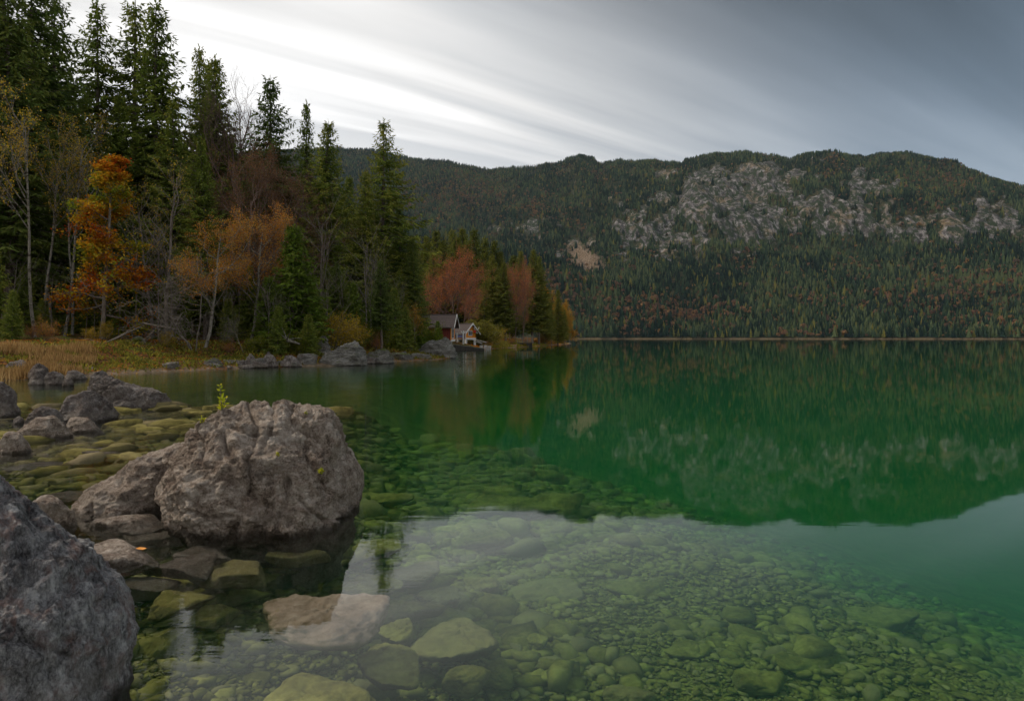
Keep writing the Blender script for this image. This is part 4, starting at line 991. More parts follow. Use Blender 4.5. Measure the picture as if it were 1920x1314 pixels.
# ------------------------------------------------------------------ rocks
def grid_faces(nT, nP):
    i = np.arange(nT - 1)[:, None] * nP; j = np.arange(nP)[None]; j2 = (j + 1) % nP
    return np.stack([i + j, i + j2, i + nP + j2, i + nP + j], -1).reshape(-1, 4)
def rock_noise(V, N, amp, scale, seed, crack=0.0, crack_scale=1.0, ridge=0.6, cuts=0.0):
    p = V * scale
    h = amp * (0.8 * fbm(p * 1.0, 3, seed) + ridge * 0.35 * (ridged(p * 2.1 + 5, 4, seed + 3) - 1.0) + 0.24 * fbm(p * 7.0, 3, seed + 9) + 0.10 * ridged(p * 14.0, 2, seed + 13))
    if crack:
        wv = V * crack_scale + 0.55 * np.stack([pn(V * crack_scale * 1.3, seed + 40), pn(V * crack_scale * 1.3, seed + 41), pn(V * crack_scale * 1.3, seed + 42)], 1)
        c1 = np.abs(pn(wv * np.array([1.0, 1.0, .45]) + 3.3, seed + 50)); c2 = np.abs(pn(wv * np.array([.6, .6, 1.2]) + 7.7, seed + 51))
        h = h - crack * (np.exp(-(c1 / 0.030) ** 2) + 0.7 * np.exp(-(c2 / 0.028) ** 2))
    return V + N * h[:, None]
def vnormals(V, Fq):
    n = np.zeros_like(V)
    a = np.cross(V[Fq[:, 2]] - V[Fq[:, 0]], V[Fq[:, 3]] - V[Fq[:, 1]])
    for k in range(4): np.add.at(n, Fq[:, k], a)
    return n / (np.linalg.norm(n, axis=1, keepdims=True) + 1e-12)
def profile_rock(rows, nT, nP, sq=2.4, lines=(), facets=0, fq=.9, **nk):
    """rows bottom..top: (z, xL, xR, yF, yB); cross sections are rounded boxes"""
    rows = np.array(rows, float)
    cxm = (rows[:, 1] + rows[:, 2]) / 2; w = (rows[:, 2] - rows[:, 1]) / 2
    d = np.abs(np.diff(rows[:, 0])) + np.abs(np.diff(w))
    s = np.concatenate([[0], np.cumsum(d)]); s /= s[-1]
    t = np.linspace(0, 1, nT)
    # smooth the profile a little
    r = np.stack([np.interp(t, s, rows[:, k]) for k in range(5)], 1)
    ker = np.ones(max(3, nT // 26 | 1)); ker /= ker.sum(); hw = len(ker) // 2
    rp = np.concatenate([np.repeat(r[:1], hw, 0), r, np.repeat(r[-1:], hw, 0)])
    r = np.stack([np.convolve(rp[:, k], ker, 'valid') for k in range(5)], 1)
    ph = np.linspace(0, 2 * math.pi, nP, endpoint=False)
    c, sn = np.cos(ph), np.sin(ph)
    ex = 2.0 / sq
    ux = np.sign(c) * np.abs(c) ** ex; uy = np.sign(sn) * np.abs(sn) ** ex
    X = (r[:, 1] + r[:, 2])[:, None] / 2 + (r[:, 2] - r[:, 1])[:, None] / 2 * ux[None]
    Y = (r[:, 3] + r[:, 4])[:, None] / 2 + (r[:, 4] - r[:, 3])[:, None] / 2 * uy[None]
    Z = np.repeat(r[:, :1], nP, 1)
    V = np.stack([X.ravel(), Y.ravel(), Z.ravel()], 1)
    Fq = grid_faces(nT, nP)
    fr = np.random.default_rng(nk.get('seed', 1) + 1000)
    c0 = V.mean(0)
    for _ in range(facets):
        n_ = fr.normal(size=3); n_[2] = abs(n_[2]) * .8; n_[1] = -abs(n_[1]) if fr.random() < .6 else n_[1]; n_ /= np.linalg.norm(n_)
        q_ = (V - c0) @ n_; lim = q_.max() * fr.uniform(fq, .97); V = V - n_ * (np.maximum(q_ - lim, 0) * .92)[:, None]
    N0 = vnormals(V, Fq)
    V = rock_noise(V, N0, **nk)
    # fissures that run over the visible side
    for wd, dp, pts_ in lines:
        pts_ = np.array(pts_, float); qx = V[:, 0] / V[:, 1] * F + 960 + 5 * pn(V * 9, 5) + 9 * pn(V * 3, 6); qy = HY - (V[:, 2] - CAMZ) / V[:, 1] * F
        dd = np.full(len(V), 1e9)
        for a, b in zip(pts_[:-1], pts_[1:]):
            e_ = b - a; t_ = np.clip(((qx - a[0]) * e_[0] + (qy - a[1]) * e_[1]) / (e_ @ e_), 0, 1)
            dd = np.minimum(dd, np.hypot(qx - a[0] - t_ * e_[0], qy - a[1] - t_ * e_[1]))
        V = V - N0 * (dp * (0.6 + 0.8 * np.abs(pn(V * 6, 8))) * np.exp(-(dd / wd) ** 2) * (N0[:, 1] < .2))[:, None]
    # cap
    top = np.arange(nP) + (nT - 1) * nP
    V = np.concatenate([V, V[top].mean(0)[None]]); ci = len(V) - 1
    caps = np.stack([top, np.roll(top, -1), np.full(nP, ci), np.full(nP, ci)], 1)
    tri = np.concatenate([Fq[:, [0, 1, 2]], Fq[:, [0, 2, 3]], caps[:, :3]])
    return V, tri
def block_rock(seed, size, nT=26, nP=40, planes=11, sharp=14.0, amp=.05, nscale=2.2, flat_top=False, bottom=-0.8, crack=0.0, cs=1.0):
    """irregular faceted block round the origin; size = full extents"""
    rng = np.random.default_rng(seed)
    th = np.linspace(0, math.pi, nT); ph = np.linspace(0, 2 * math.pi, nP, endpoint=False)
    T, Pp = np.meshgrid(th, ph, indexing='ij')
    d = np.stack([(np.sin(T) * np.cos(Pp)).ravel(), (np.sin(T) * np.sin(Pp)).ravel(), -np.cos(T).ravel()], 1)
    n = rng.normal(size=(planes, 3)); n /= np.linalg.norm(n, axis=1, keepdims=True); n[:, 2] *= .8
    dist = rng.uniform(.55, .95, planes)
    n = np.concatenate([n, [[0.08 * rng.normal(), .08 * rng.normal(), 1.0], [0, 0, -1.0]]]); dist = np.concatenate([dist, [rng.uniform(.5, .8), .8]])
    q = np.clip(d @ n.T, 1e-3, None) / dist[None]
    r = 1.0 / (np.sum(q ** sharp, 1)) ** (1 / sharp)
    V = d * r[:, None]
    ext = V.max(0) - V.min(0)
    V = (V - (V.max(0) + V.min(0)) / 2) / ext * np.array(size)
    Fq = grid_faces(nT, nP)
    N = vnormals(V, Fq); N[~np.isfinite(N)] = 0
    sm = float(min(size)) 
    V = rock_noise(V, N, amp * float(np.mean(size)), nscale / float(np.mean(size)), seed, crack * sm, cs / float(np.mean(size)))
    tri = np.concatenate([Fq[:, [0, 1, 2]], Fq[:, [0, 2, 3]]])
    V[:nP] = V[:nP].mean(0); V[-nP:] = V[-nP:].mean(0)
    tri = np.where(tri < nP, 0, tri); tri = np.where(tri >= len(V) - nP, len(V) - 1, tri)
    tri = tri[(tri[:, 0] != tri[:, 1]) & (tri[:, 1] != tri[:, 2]) & (tri[:, 0] != tri[:, 2])]
    V = np.concatenate([V[:1], V[nP:-nP], V[-1:]]); tri = np.where(tri == 0, 0, tri - nP + 1); tri = np.where(tri > len(V) - 1, len(V) - 1, tri)
    return V, tri
def X(px, D): return px2x(px, D)
def Zp(py, D): return px2z(py, D)

# ---- the big boulder in the shallows
D = 5.95
rows = []
for py, l, r, yf, yb in [(1110, 400, 610, 5.85, 6.6), (1040, 372, 640, 5.62, 6.7), (1003, 345, 650, 5.46, 6.75), (980, 330, 653, 5.46, 6.85), (950, 308, 652, 5.44, 6.95), (900, 290, 648, 5.48, 7.0), (860, 296, 640, 5.55, 6.95),
                         (825, 318, 632, 5.66, 6.85), (800, 345, 622, 5.74, 6.75), (780, 372, 612, 5.82, 6.65), (768, 388, 606, 5.90, 6.50), (760, 402, 600, 6.0, 6.40), (754, 424, 580, 6.1, 6.3), (753, 496, 500, 6.19, 6.21)]:
    Dm = 5.85
    rows.append((Zp(py + 12 * (py < 850), Dm), X(l, Dm), X(r - 14, Dm), yf, yb))
LN = [(w_ * 1.15, d_ * 1.5, p_) for w_, d_, p_ in [(4.5, .05, [(408, 812), (422, 842), (438, 858), (446, 880)]), (3.5, .045, [(470, 755), (480, 800), (476, 835), (466, 862), (470, 900), (460, 925)]), (7, .05, [(425, 890), (440, 930), (446, 965), (438, 1000)]),
      (4, .04, [(510, 758), (512, 790), (500, 820)]), (5, .05, [(538, 900), (530, 940), (520, 985)]), (3.5, .04, [(560, 935), (585, 960), (610, 975), (650, 972)]), (4, .035, [(575, 830), (582, 862), (604, 890), (622, 925)]),
      (5, .04, [(350, 960), (390, 975), (425, 968)]), (6, .04, [(545, 765), (560, 800), (610, 830)]), (3, .03, [(430, 800), (470, 815), (520, 812)]), (9, .04, [(470, 925), (500, 950), (492, 1000)]), (3, .03, [(360, 800), (380, 830), (372, 870)])]]
Vb, Fb = profile_rock(rows, 300, 480, 3.2, lines=LN, facets=9, fq=.84, amp=.085, scale=2.3, seed=4, crack=.010, crack_scale=2.2, ridge=1.1)
big = ob('boulder', mesh('boulder', Vb, Fb, [M['boulder']], True))
tag(big, 'largest boulder, cracked brown grey limestone standing in the shallows with a leafy sprig on top', 'boulder')
# lean-to block behind its left side
rows = []
for py, l, r, yf, yb in [(1010, 150, 345, 5.9, 7.2), (955, 128, 340, 6.05, 7.3), (940, 138, 338, 6.1, 7.3), (905, 170, 338, 6.15, 7.2), (870, 200, 342, 6.25, 7.1), (845, 226, 350, 6.35, 7.0), (832, 246, 356, 6.42, 6.95), (822, 272, 360, 6.5, 6.9), (812, 300, 364, 6.55, 6.8), (806, 338, 346, 6.66, 6.7)]:
    rows.append((Zp(py + 26 * (py < 900), 6.55), X(l + 14, 6.55), X(r, 6.55), yf, yb))
V_, F_ = profile_rock(rows, 140, 240, 2.6, facets=8, fq=.82, amp=.08, scale=1.8, seed=9, crack=.03, crack_scale=1.6, ridge=.8)
tag(ob('boulder', mesh('boulder', V_, F_, [M['boulder']], True)), 'sloping brown boulder leaning against the left flank of the largest boulder', 'boulder')
rows = []
for py, l, r, yf, yb in [(1000, 618, 650, 6.1, 6.7), (945, 620, 662, 6.1, 6.8), (915, 618, 668, 6.12, 6.85), (890, 614, 664, 6.15, 6.85), (862, 606, 652, 6.2, 6.8), (842, 604, 640, 6.25, 6.75), (832, 606, 628, 6.3, 6.6), (830, 614, 618, 6.4, 6.5)]:
    rows.append((Zp(py, 6.35), X(l, 6.35), X(r, 6.35), yf, yb))
V_, F_ = profile_rock(rows, 90, 120, 2.3, amp=.05, scale=2.6, seed=19, crack=.012, crack_scale=2)
tag(ob('boulder', mesh('boulder', V_, F_, [M['boulder']], True)), 'narrow rock slab pressed against the right side of the largest boulder', 'boulder')

# ---- foreground rock, cut by the left and lower edges
rows = []
for py, l, r, yf, yb in [(1560, -420, 262, 2.45, 3.5), (1400, -400, 256, 2.5, 3.5), (1290, -380, 250, 2.55, 3.5), (1200, -360, 250, 2.6, 3.5), (1150, -350, 247, 2.62, 3.45), (1112, -340, 240, 2.66, 3.4), (1095, -330, 205, 2.7, 3.4), (1050, -310, 190, 2.76, 3.35),
                         (1030, -300, 150, 2.8, 3.3), (985, -250, 100, 2.86, 3.25), (950, -220, 55, 2.92, 3.2), (910, -190, 22, 2.97, 3.15), (880, -160, -2, 3.0, 3.1), (862, -110, -30, 3.02, 3.08), (856, -84, -70, 3.04, 3.06)]:
    rows.append((Zp(py - 22 * (py < 1000), 3.0), X(l, 2.95), X(r, 3.22), yf, yb))
LF = [(6, .03, [(215, 1085), (200, 1130), (215, 1200), (205, 1290)]), (8, .025, [(60, 950), (110, 1040), (130, 1120), (120, 1200)]), (9, .03, [(0, 930), (40, 1010), (60, 1090)]), (6, .02, [(150, 1040), (180, 1100), (185, 1160)]), (5, .03, [(0, 1200), (60, 1205), (130, 1230)]), (7, .03, [(20, 1180), (90, 1230), (110, 1314)])]
V_, F_ = profile_rock(rows, 300, 520, 2.8, lines=LF, facets=6, fq=.88, amp=.045, scale=3.4, seed=31, crack=.006, crack_scale=2.5, ridge=1.0)
tag(ob('boulder', mesh('boulder', V_, F_, [M['fore_rock']], True)), 'pitted grey and mauve rock filling the lower left corner of the photo', 'boulder')

def prock(px0, px1, ytop, ybase, label, seed, mat='dark_rock', depthf=.8, peak=None, nT=60, nP=90, name='rock', prof=None, sink=.35, amp=.09, crack=.02, cat='rock', group=None, D=None, facets=14):
    """a rock seen between px0..px1, waterline at ybase; prof = [(fraction of height, left fraction, right fraction)]"""
    D = D or 2048.0 / (ybase - HY)
    w = X(px1, D) - X(px0, D); h = Zp(ytop, D); zb = Zp(ybase, D)
    prof = prof or [(0, 0, 1), (.35, .03, .97), (.65, .10, .88), (.88, .22, .74), (1, .45, .55)]
    rr = [(zb - sink * max(h - zb, .15) - .1, X(px0, D) - .02 * w, X(px1, D) + .02 * w, D, D + w * depthf)]
    for f, a, b in prof:
        q = 1 - (1 - f) ** 1.0
        rr.append((zb + f * (h - zb), X(px0, D) + a * w, X(px0, D) + b * w, D + w * depthf * .30 * f, D + w * depthf * (1 - .35 * f)))
    a, b = prof[-1][1:]
    rr.append((rr[-1][0] + .002, X(px0, D) + (a * .6 + b * .4) * w, X(px0, D) + (a * .4 + b * .6) * w, D + w * depthf * .45, D + w * depthf * .5))
    sz = (w + (h - zb)) / 2
    V, Fc = profile_rock(rr, nT, nP, 3.0, facets=facets, fq=.70, amp=amp * sz, scale=2.0 / sz, seed=seed, crack=crack * sz, crack_scale=1.6 / sz)
    o = ob(name, mesh(name, V, Fc, [M[mat]], True))
    return tag(o, label, cat, group)

G3 = 'rocks standing in the shallows at the left'
prock(147, 300, 697, 768, 'long saddle shaped rock with a raised left end in the shallows', 41, prof=[(0, 0, 1), (.25, .0, 1.0), (.42, .0, .95), (.50, 0, .80), (.58, .0, .52), (.72, .02, .36), (.88, .05, .26), (1, .10, .18)], depthf=.45, nT=100, nP=160, group=G3, crack=.03, facets=2)
prock(85, 190, 736, 794, 'rounded dark boulder with two humps in front of the saddle shaped rock', 42, prof=[(0, 0, 1), (.3, 0, .97), (.6, .0, .90), (.78, .04, .82), (.90, .35, .72), (1, .45, .62)], nT=80, nP=120, group=G3)
prock(16, 100, 768, 806, 'low dark rock behind the flat brown one, left of the two humped boulder', 43, group=G3)
prock(10, 102, 787, 826, 'flat brown rock in front of the low dark one near the left edge', 44, group=G3, mat='boulder', prof=[(0, 0, 1), (.4, .08, .98), (.75, .22, .97), (1, .40, .9)])
prock(100, 172, 784, 812, 'small brown rock at the foot of the two humped boulder', 45, group=G3, mat='boulder')
prock(-18, 42, 811, 852, 'brown rock entering at the left edge below the flat brown one', 46, group=G3, mat='boulder', prof=[(0, 0, 1), (.4, 0, .85), (.8, 0, .62), (1, .1, .45)])
prock(-40, 15, 714, 782, 'upright dark rock cut by the left edge of the photo', 47, group=G3, prof=[(0, 0, 1), (.5, 0, .98), (.8, 0, .85), (1, .1, .55)])
prock(18, 40, 782, 795, 'little stone peeping out left of the low dark rock', 48, group=G3, nT=30, nP=40)
prock(195, 245, 752, 770, 'low stone at the waterline under the saddle shaped rock', 49, group=G3, nT=40, nP=60)
prock(232, 285, 748, 767, 'pale flat stone tucked under the right end of the saddle shaped rock', 50, group=G3, nT=40, nP=60, mat='boulder')
prock(28, 112, 930, 988, 'pale pinkish stone emerging between foreground rock and largest boulder', 51, group=None, mat='boulder', D=5.6, prof=[(0, 0, 1), (.3, .0, .97), (.6, .02, .70), (1, .12, .3)])
def slab(px, py, wpx, hpx, top, label, seed, tilt=(0, 0), mat='boulder', thick=.05):
    Dm = (CAMZ - top) * F / (py - HY); wx = wpx / F * Dm; wy = min(hpx / F * Dm / ((CAMZ - top) / Dm), wx * 1.3)
    V, Fc = block_rock(seed, (wx, wy, thick * 2), 44, 70, 11, 22, amp=.028, nscale=3.0, crack=.06, cs=1.8)
    o = ob('flat_rock', mesh('flat_rock', V, Fc, [M[mat]], True), loc=(X(px, Dm), Dm, top - thick)); o.rotation_euler = (tilt[0], tilt[1], 0)
    return tag(o, label, 'rock', 'flat slabs between the boulders')
slab(240, 966, 150, 22, .06, 'thin slab tilted out of the water left of the largest boulder', 52, (0, -.10), thick=.07)
slab(232, 1030, 150, 34, .07, 'wedge shaped slab breaking the surface with an orange leaf on it', 53, (.05, .12), thick=.07)
slab(340, 1048, 130, 30, -.03, 'brown slab just awash right of the wedge shaped slab', 54)
slab(120, 962, 110, 22, -.02, 'brown slab awash between the pale pinkish stone and the sloping boulder', 55)
slab(70, 865, 130, 16, -.02, 'long thin slab awash above the foreground rock at the left edge', 56)
slab(170, 842, 150, 12, .015, 'thin pale slab barely showing behind the sloping boulder', 57)
slab(140, 925, 90, 14, -.03, 'small slab awash at the left foot of the sloping boulder', 58)
for k, (px, py, w_, h_, tp, lab) in enumerate([(300, 995, 120, 22, -.05, 'brown slab just under water between tilted slab and largest boulder'), (395, 1030, 110, 26, -.07, 'brown slab under water touching the front foot of the largest boulder'),
     (250, 1082, 150, 34, -.09, 'broad brown slab under water below the wedge shaped slab'), (430, 1062, 150, 34, -.11, 'long brown slab under water in front of the largest boulder'), (560, 1028, 120, 28, -.12, 'brown slab under water below the right foot of the largest boulder'),
     (345, 1115, 110, 40, -.14, 'angular slab under water right of the foreground rock')]):
    slab(px, py, w_, h_, tp, lab, 940 + k, ((k % 3 - 1) * .05, (k % 2) * .07), mat='bed_stone' if k > 2 else 'boulder', thick=.06)
# row of dark rocks against the reeds
G4 = 'dark rocks at the edge of the reeds'
for k, (a, b, t, bs, lab) in enumerate([(-12, 42, 674, 708, 'dark rock at the left edge before the reeds'), (38, 80, 682, 712, 'jumbled dark rock second from the left before the reeds'), (62, 128, 677, 703, 'broad dark rock in the middle of the row before the reeds'),
      (44, 82, 690, 722, 'rounded dark rock in front of the jumbled one'), (120, 152, 675, 696, 'pointed dark rock at the right of the row before the reeds'), (150, 178, 686, 702, 'low dark rock ending the row before the reeds'), (72, 112, 698, 722, 'dark stone in the water before the row'),
      (110, 150, 694, 712, 'slanting brown stone behind the saddle shaped rock'), (112, 132, 708, 724, 'small round stone left of the saddle shaped rock'), (88, 104, 661, 680, 'upright grey stone among the reeds'), (172, 220, 664, 692, 'grey block where the reeds end at the bank')]):
    prock(a, b, t, bs, lab, 60 + k, group=G4, nT=44, nP=64, mat='dark_rock')
# shore stones on the forest bank
G5 = 'small stones along the forest bank'
rs = random.Random(3)
shore_px = [(220, 698), (300, 695), (400, 692), (480, 690), (540, 688), (600, 686), (700, 682), (760, 676), (800, 673)]
for k in range(130):
    px = 215 + 590 * k / 129 + rs.uniform(-6, 6)
    yb = np.interp(px, [p[0] for p in shore_px], [p[1] for p in shore_px]) - rs.choice([0, 0, 2, 5, 9]) - rs.uniform(-1, 2)
    wd = rs.choice([rs.uniform(8, 22), rs.uniform(12, 44)]); h = wd * rs.uniform(.3, .55)
    D_ = 2048.0 / (yb - HY); 
    if yb < np.interp(px, [p[0] for p in shore_px], [p[1] for p in shore_px]) - 3: 
        x_ = X(px, D_)
    w_ = wd / F * D_; h_ = h / F * D_
    V, Fc = block_rock(800 + k, (w_ * 1.15, w_ * .9, h_ * 1.9), 14, 20, 9, 22, amp=.05, nscale=2.5)
    o = ob('stone', mesh('stone', V, Fc, [M[rs.choice(['shore_rock', 'shore_rock', 'dark_rock'])]], False), loc=(X(px, D_), D_ + w_ * .3, Zp(yb, D_) + .1 * h_), rz=rs.random() * 6)
    tag(o, 'small grey stone in the broken row along the forest bank waterline', 'stone', G5)
G6 = 'rocks on the forest bank'
for k, (a, b, t, bs, lab, mat, prof) in enumerate([
      (585, 682, 640, 686, 'large slanted rock slab rising to the right on the forest bank', 'pale_rock', [(0, 0, 1), (.3, .08, 1), (.6, .30, .98), (.85, .52, .90), (1, .66, .82)]),
      (588, 616, 624, 662, 'pointed rock standing upright behind the slanted slab', 'shore_rock', [(0, 0, 1), (.4, .1, .95), (.75, .25, .8), (1, .45, .6)]),
      (700, 772, 628, 672, 'rough split rock under the shrubs left of the striated pale rock', 'shore_rock', [(0, 0, 1), (.4, .05, .95), (.75, .2, .85), (1, .4, .7)]),
      (762, 852, 636, 672, 'big pale striated rock with a steep right edge in front of the boathouse', 'pale_rock', [(0, 0, 1), (.3, .05, 1), (.55, .15, 1), (.8, .45, .97), (.95, .68, .90), (1, .74, .84)]),
      (680, 740, 655, 682, 'low reddish ledge between slanted slab and split rock', 'shore_rock', None),
      (486, 516, 658, 689, 'dark block at the waterline in the middle of the forest bank', 'dark_rock', None), (520, 556, 664, 688, 'flat dark stone right of the dark block on the bank', 'dark_rock', None),
      (236, 268, 630, 648, 'pale rock lying on the moss behind the bank', 'pale_rock', None), (556, 592, 664, 686, 'grey rock touching the left foot of the slanted slab', 'shore_rock', None), (452, 478, 664, 690, 'dark squarish rock left of the dark block on the bank', 'dark_rock', None),
      (150, 196, 658, 676, 'mossy rock sunk in the bank behind the reeds', 'shore_rock', None), (640, 668, 650, 666, 'bare rock crown behind the slanted slab', 'shore_rock', None), (742, 766, 656, 676, 'grey stone between split rock and striated rock', 'shore_rock', None), (380, 412, 672, 691, 'mossy stone under the leaning birch', 'shore_rock', None),
      (330, 356, 674, 693, 'grey stone at the waterline left of the leaning birch', 'shore_rock', None)]):
    Dd = {1: 43.0, 7: 38.5, 10: 34, 11: 44.0}.get(k)
    prock(a, b, t, bs, lab, 120 + k, group=G6, mat=mat, prof=prof, nT=70 if k in (0, 3) else 44, nP=110 if k in (0, 3) else 60, depthf=.7, D=Dd, crack=.04 if k in (0, 2, 3) else .02, amp=.12)

# ---- stones under water: px, py centre, width and height in the photo, how far the top lies below the surface
def bed_rock(px, py, w, h, top, label, seed, mat='bed_stone', thick=.075, rz=None, group='large stones under water'):
    Dm = (CAMZ + top) * F / (py - HY)
    wx = w / F * Dm; wy = h / F * Dm / ((CAMZ + top) / Dm) * .82
    wy = min(wy, wx * 1.6)
    V, Fc = block_rock(seed, (wx, wy, thick * 2), 44, 66, 14, 9, amp=.055, nscale=2.8, crack=.08, cs=2.0)
    o = ob('rock', mesh('rock', V, Fc, [M[mat]], True), loc=(X(px, Dm), Dm, -top - thick), rz=rz or 0)
    return tag(o, label, 'rock', group)
for k, a in enumerate([
 (290, 1085, 155, 40, .22, 'spindle shaped flat stone under water below the leaf topped slab'), (425, 1098, 140, 46, .30, 'rounded flat stone under water with a pale scratch, below the largest boulder'),
 (392, 1148, 86, 44, .36, 'dark block under water right of the square one'), (305, 1185, 76, 70, .34, 'squarish stone under water close to the foreground rock'),
 (595, 1142, 250, 92, .13, 'big pinkish slab almost breaking the surface in front of the largest boulder', 'bed_pink', .08), (610, 1292, 270, 100, .34, 'big ridged stone under water at the bottom edge of the photo', 'bed_stone', .10),
 (728, 1235, 130, 96, .50, 'smooth oblong stone under water right of the pinkish slab'), (850, 1182, 170, 100, .60, 'broad flat angular stone under water right of the smooth oblong one'),
 (742, 1172, 72, 50, .55, 'small rounded stone wedged between pinkish slab and broad angular stone'), (875, 1252, 90, 44, .62, 'long stone under water below the broad angular one'), (775, 1130, 120, 36, .60, 'long stone under water above the broad angular one'),
 (1198, 1092, 128, 50, 1.0, 'single block with a bright top and dark front, alone on the gravel'), (1020, 1092, 140, 60, .95, 'wide rounded stone under water left of the single block'), (822, 1106, 86, 36, .75, 'oval stone under water above the broad angular one'),
 (905, 1085, 76, 30, .85, 'low pebble shaped stone behind the oval one'), (1425, 1262, 100, 56, .95, 'front stone of the leaning pair at the lower right'), (1515, 1222, 145, 64, .98, 'back stone of the leaning pair at the lower right'),
 (370, 1050, 95, 30, .28, 'brown ledge stone just under the water at the foot of the largest boulder'), (510, 1045, 170, 44, .30, 'wide brown slab under water along the foot of the largest boulder'), (480, 1070, 110, 40, .35, 'brown flat stone under water below the wide brown slab'),
 (560, 1062, 100, 34, .40, 'greenish stone under water in front of the boulder on the right'), (625, 1020, 90, 36, .42, 'flat green stone under water by the right foot of the largest boulder'), (250, 1058, 70, 26, .26, 'narrow stone beneath the leaf topped slab'),
 (335, 1012, 80, 24, .30, 'dark stone under water left of the boulder foot'), (700, 1020, 110, 40, .55, 'pale flat stone under the bright reflection right of the boulder'), (760, 1062, 130, 44, .60, 'pale block under the bright reflection behind the oval stone'),
 (690, 1082, 130, 50, .5, 'flat stone under the spruce top reflection'), (960, 940, 180, 34, .8, 'very broad flat slab under green water behind the sky reflection'), (700, 930, 150, 26, .55, 'flat yellow green stone near the right flank of the largest boulder'), (1140, 1035, 120, 34, 1.1, 'flat stone under the pale reflection above the single block'),
 (905, 1000, 120, 30, .85, 'flat stone under the edge of the sky reflection'), (1290, 1210, 90, 40, 1.0, 'low stone on the gravel left of the leaning pair'), (1180, 1290, 100, 44, .85, 'stone on the gravel at the bottom edge, middle'), (1640, 1150, 170, 40, 1.2, 'flat stones patch far right under dark water'),
 (120, 1000, 110, 30, .22, 'flat stone under water right of the pale pinkish stone'), (250, 985, 120, 34, .28, 'stone under water below the thin tilted slab'), (60, 905, 120, 30, .22, 'flat green stone under water above the pale pinkish stone'), (190, 905, 100, 24, .25, 'flat stone under water left of the sloping boulder'),
 (1000, 1190, 60, 34, .85, 'small single stone on the gravel below the wide rounded one'), (930, 1240, 70, 36, .75, 'small block right of the long stone on the gravel')]):
    px, py, w, h, top, lab = a[:6]
    bed_rock(px, py, w, h, top, lab, 300 + k, *(a[6:] or ()), rz=None) if len(a) > 6 else bed_rock(px, py, w, h, top, lab, 300 + k)

# smaller stones that lie on the bed: parts of the ground
rng = np.random.default_rng(77)
SV = []
for q in range(10):
    V, Fc = block_rock(500 + q, (1.0, rng.uniform(.6, .95), rng.uniform(.22, .42)), 9, 12, 10, 14, amp=.03, nscale=2.5)
    SV.append(mesh('stone', V, Fc, [M['bed_stone']], True))
cnt = 0; spots = []
while cnt < 290:
    py = HY + 2048 / rng.uniform(2.9, 11) ** 1.0; px = rng.uniform(20, 1900)
    d_ = rng.uniform(3.0, 17.0); x_ = rng.uniform(-.72, .72) * d_
    if 0.916 * x_ + .4 * d_ > 6.2 + rng.normal() * .6: continue
    if x_ < -3.6 and rng.random() < .4: continue
    s_ = rng.uniform(.16, .55) * (0.55 + .055 * d_)
    s_ *= .62 if x_ < .3 else .42
    if any((x_ - a) ** 2 + (d_ - b) ** 2 < (.28 * (s_ + c)) ** 2 for a, b, c in spots): continue
    spots.append((x_, d_, s_)); cnt += 1
for x_, d_, s_ in spots:
    me = SV[rng.integers(10)]
    o = bpy.data.objects.new('stone', me); C.objects.link(o); o.parent = ground
    o.location = (x_, d_, gz(x_, d_) + s_ * .07); o.rotation_euler = (rng.normal() * .12, rng.normal() * .12, rng.random() * 6.28); o.scale = (s_, s_, s_ * rng.uniform(.45, .9) * (.5 if x_ < -2.2 else 1))
# pebbles and cobbles beyond counting
def pebbles():
    N = 150000
    d = np.sqrt(rng.uniform(2.6 ** 2, 16 ** 2, N)); x = rng.uniform(-.80, .80, N) * d
    uu = .916 * x + .4 * d
    k = (uu < 9 + rng.normal(size=N) * .8) 
    x = x[k]; d = d[k]; n = len(x)
    size = (0.016 + 0.0058 * d) * np.exp(rng.normal(size=n) * .50)
    zone = fbm(v2(x * .6, d * .6), 3, 71)
    size = size * (1 + 0.9 * sstep(zone, .0, .35)) * np.where(x > .1 * d, .8, 1.1); 
    pr = []
    for q in range(5):
        V, Fc = block_rock(600 + q, (1.0, rng.uniform(.55, .95), rng.uniform(.3, .55)), 6, 8, 9, 22, amp=0.03)
        pr.append((V, Fc, 0, np.full(len(V), q / 5.)))
    z = ground_z(x, d) + size * .12
    k = z < -0.02
    o = scatter_object('pebbles', pr, np.stack([x, d, z], 1)[k], rng.integers(0, 5, k.sum()), size[k], rng.uniform(0, 6.28, k.sum()), [M['bed_stone']], True)
    tag(o, 'pebbles and cobbles covering the lake bed in the shallows', 'pebbles')
    print('pebbles', k.sum())
pebbles()

# ------------------------------------------------------------------ reeds and ground cover
def blades(name, spots, h0, h1, per, mat, label, lean=.25, wd=.012, cat='grass', spread=.12):
    K = Acc(); n = len(spots) * per
    S = np.repeat(spots, per, 0) + rng.normal(size=(n, 2)) * spread
    z = ground_z(S[:, 0], S[:, 1]); h = rng.uniform(h0, h1, n)
    B = np.stack([S[:, 0], S[:, 1], z - .02], 1)
    D = np.stack([rng.normal(size=n) * lean * h, rng.normal(size=n) * lean * h, h], 1)
    a = rng.uniform(0, 6.28, n); W = np.stack([np.cos(a), np.sin(a), 0 * a], 1) * wd
    K.diamonds(B, D, W, 0.03, rng.random(n))
    return tag(ob(name, K.mesh(name, [M[mat]], False, True)), label, cat, kind='stuff')
def region(n, test, x0, x1, y0, y1):
    o = []
    while len(o) < n:
        x = rng.uniform(x0, x1, n * 3); y = rng.uniform(y0, y1, n * 3); k = test(x, y); o += list(np.stack([x[k], y[k]], 1))
    return np.array(o[:n])
s_ok = lambda lo, hi: (lambda x, y: (shore_s(x, y) > lo) & (shore_s(x, y) < hi) & (np.abs(x) < .8 * y))
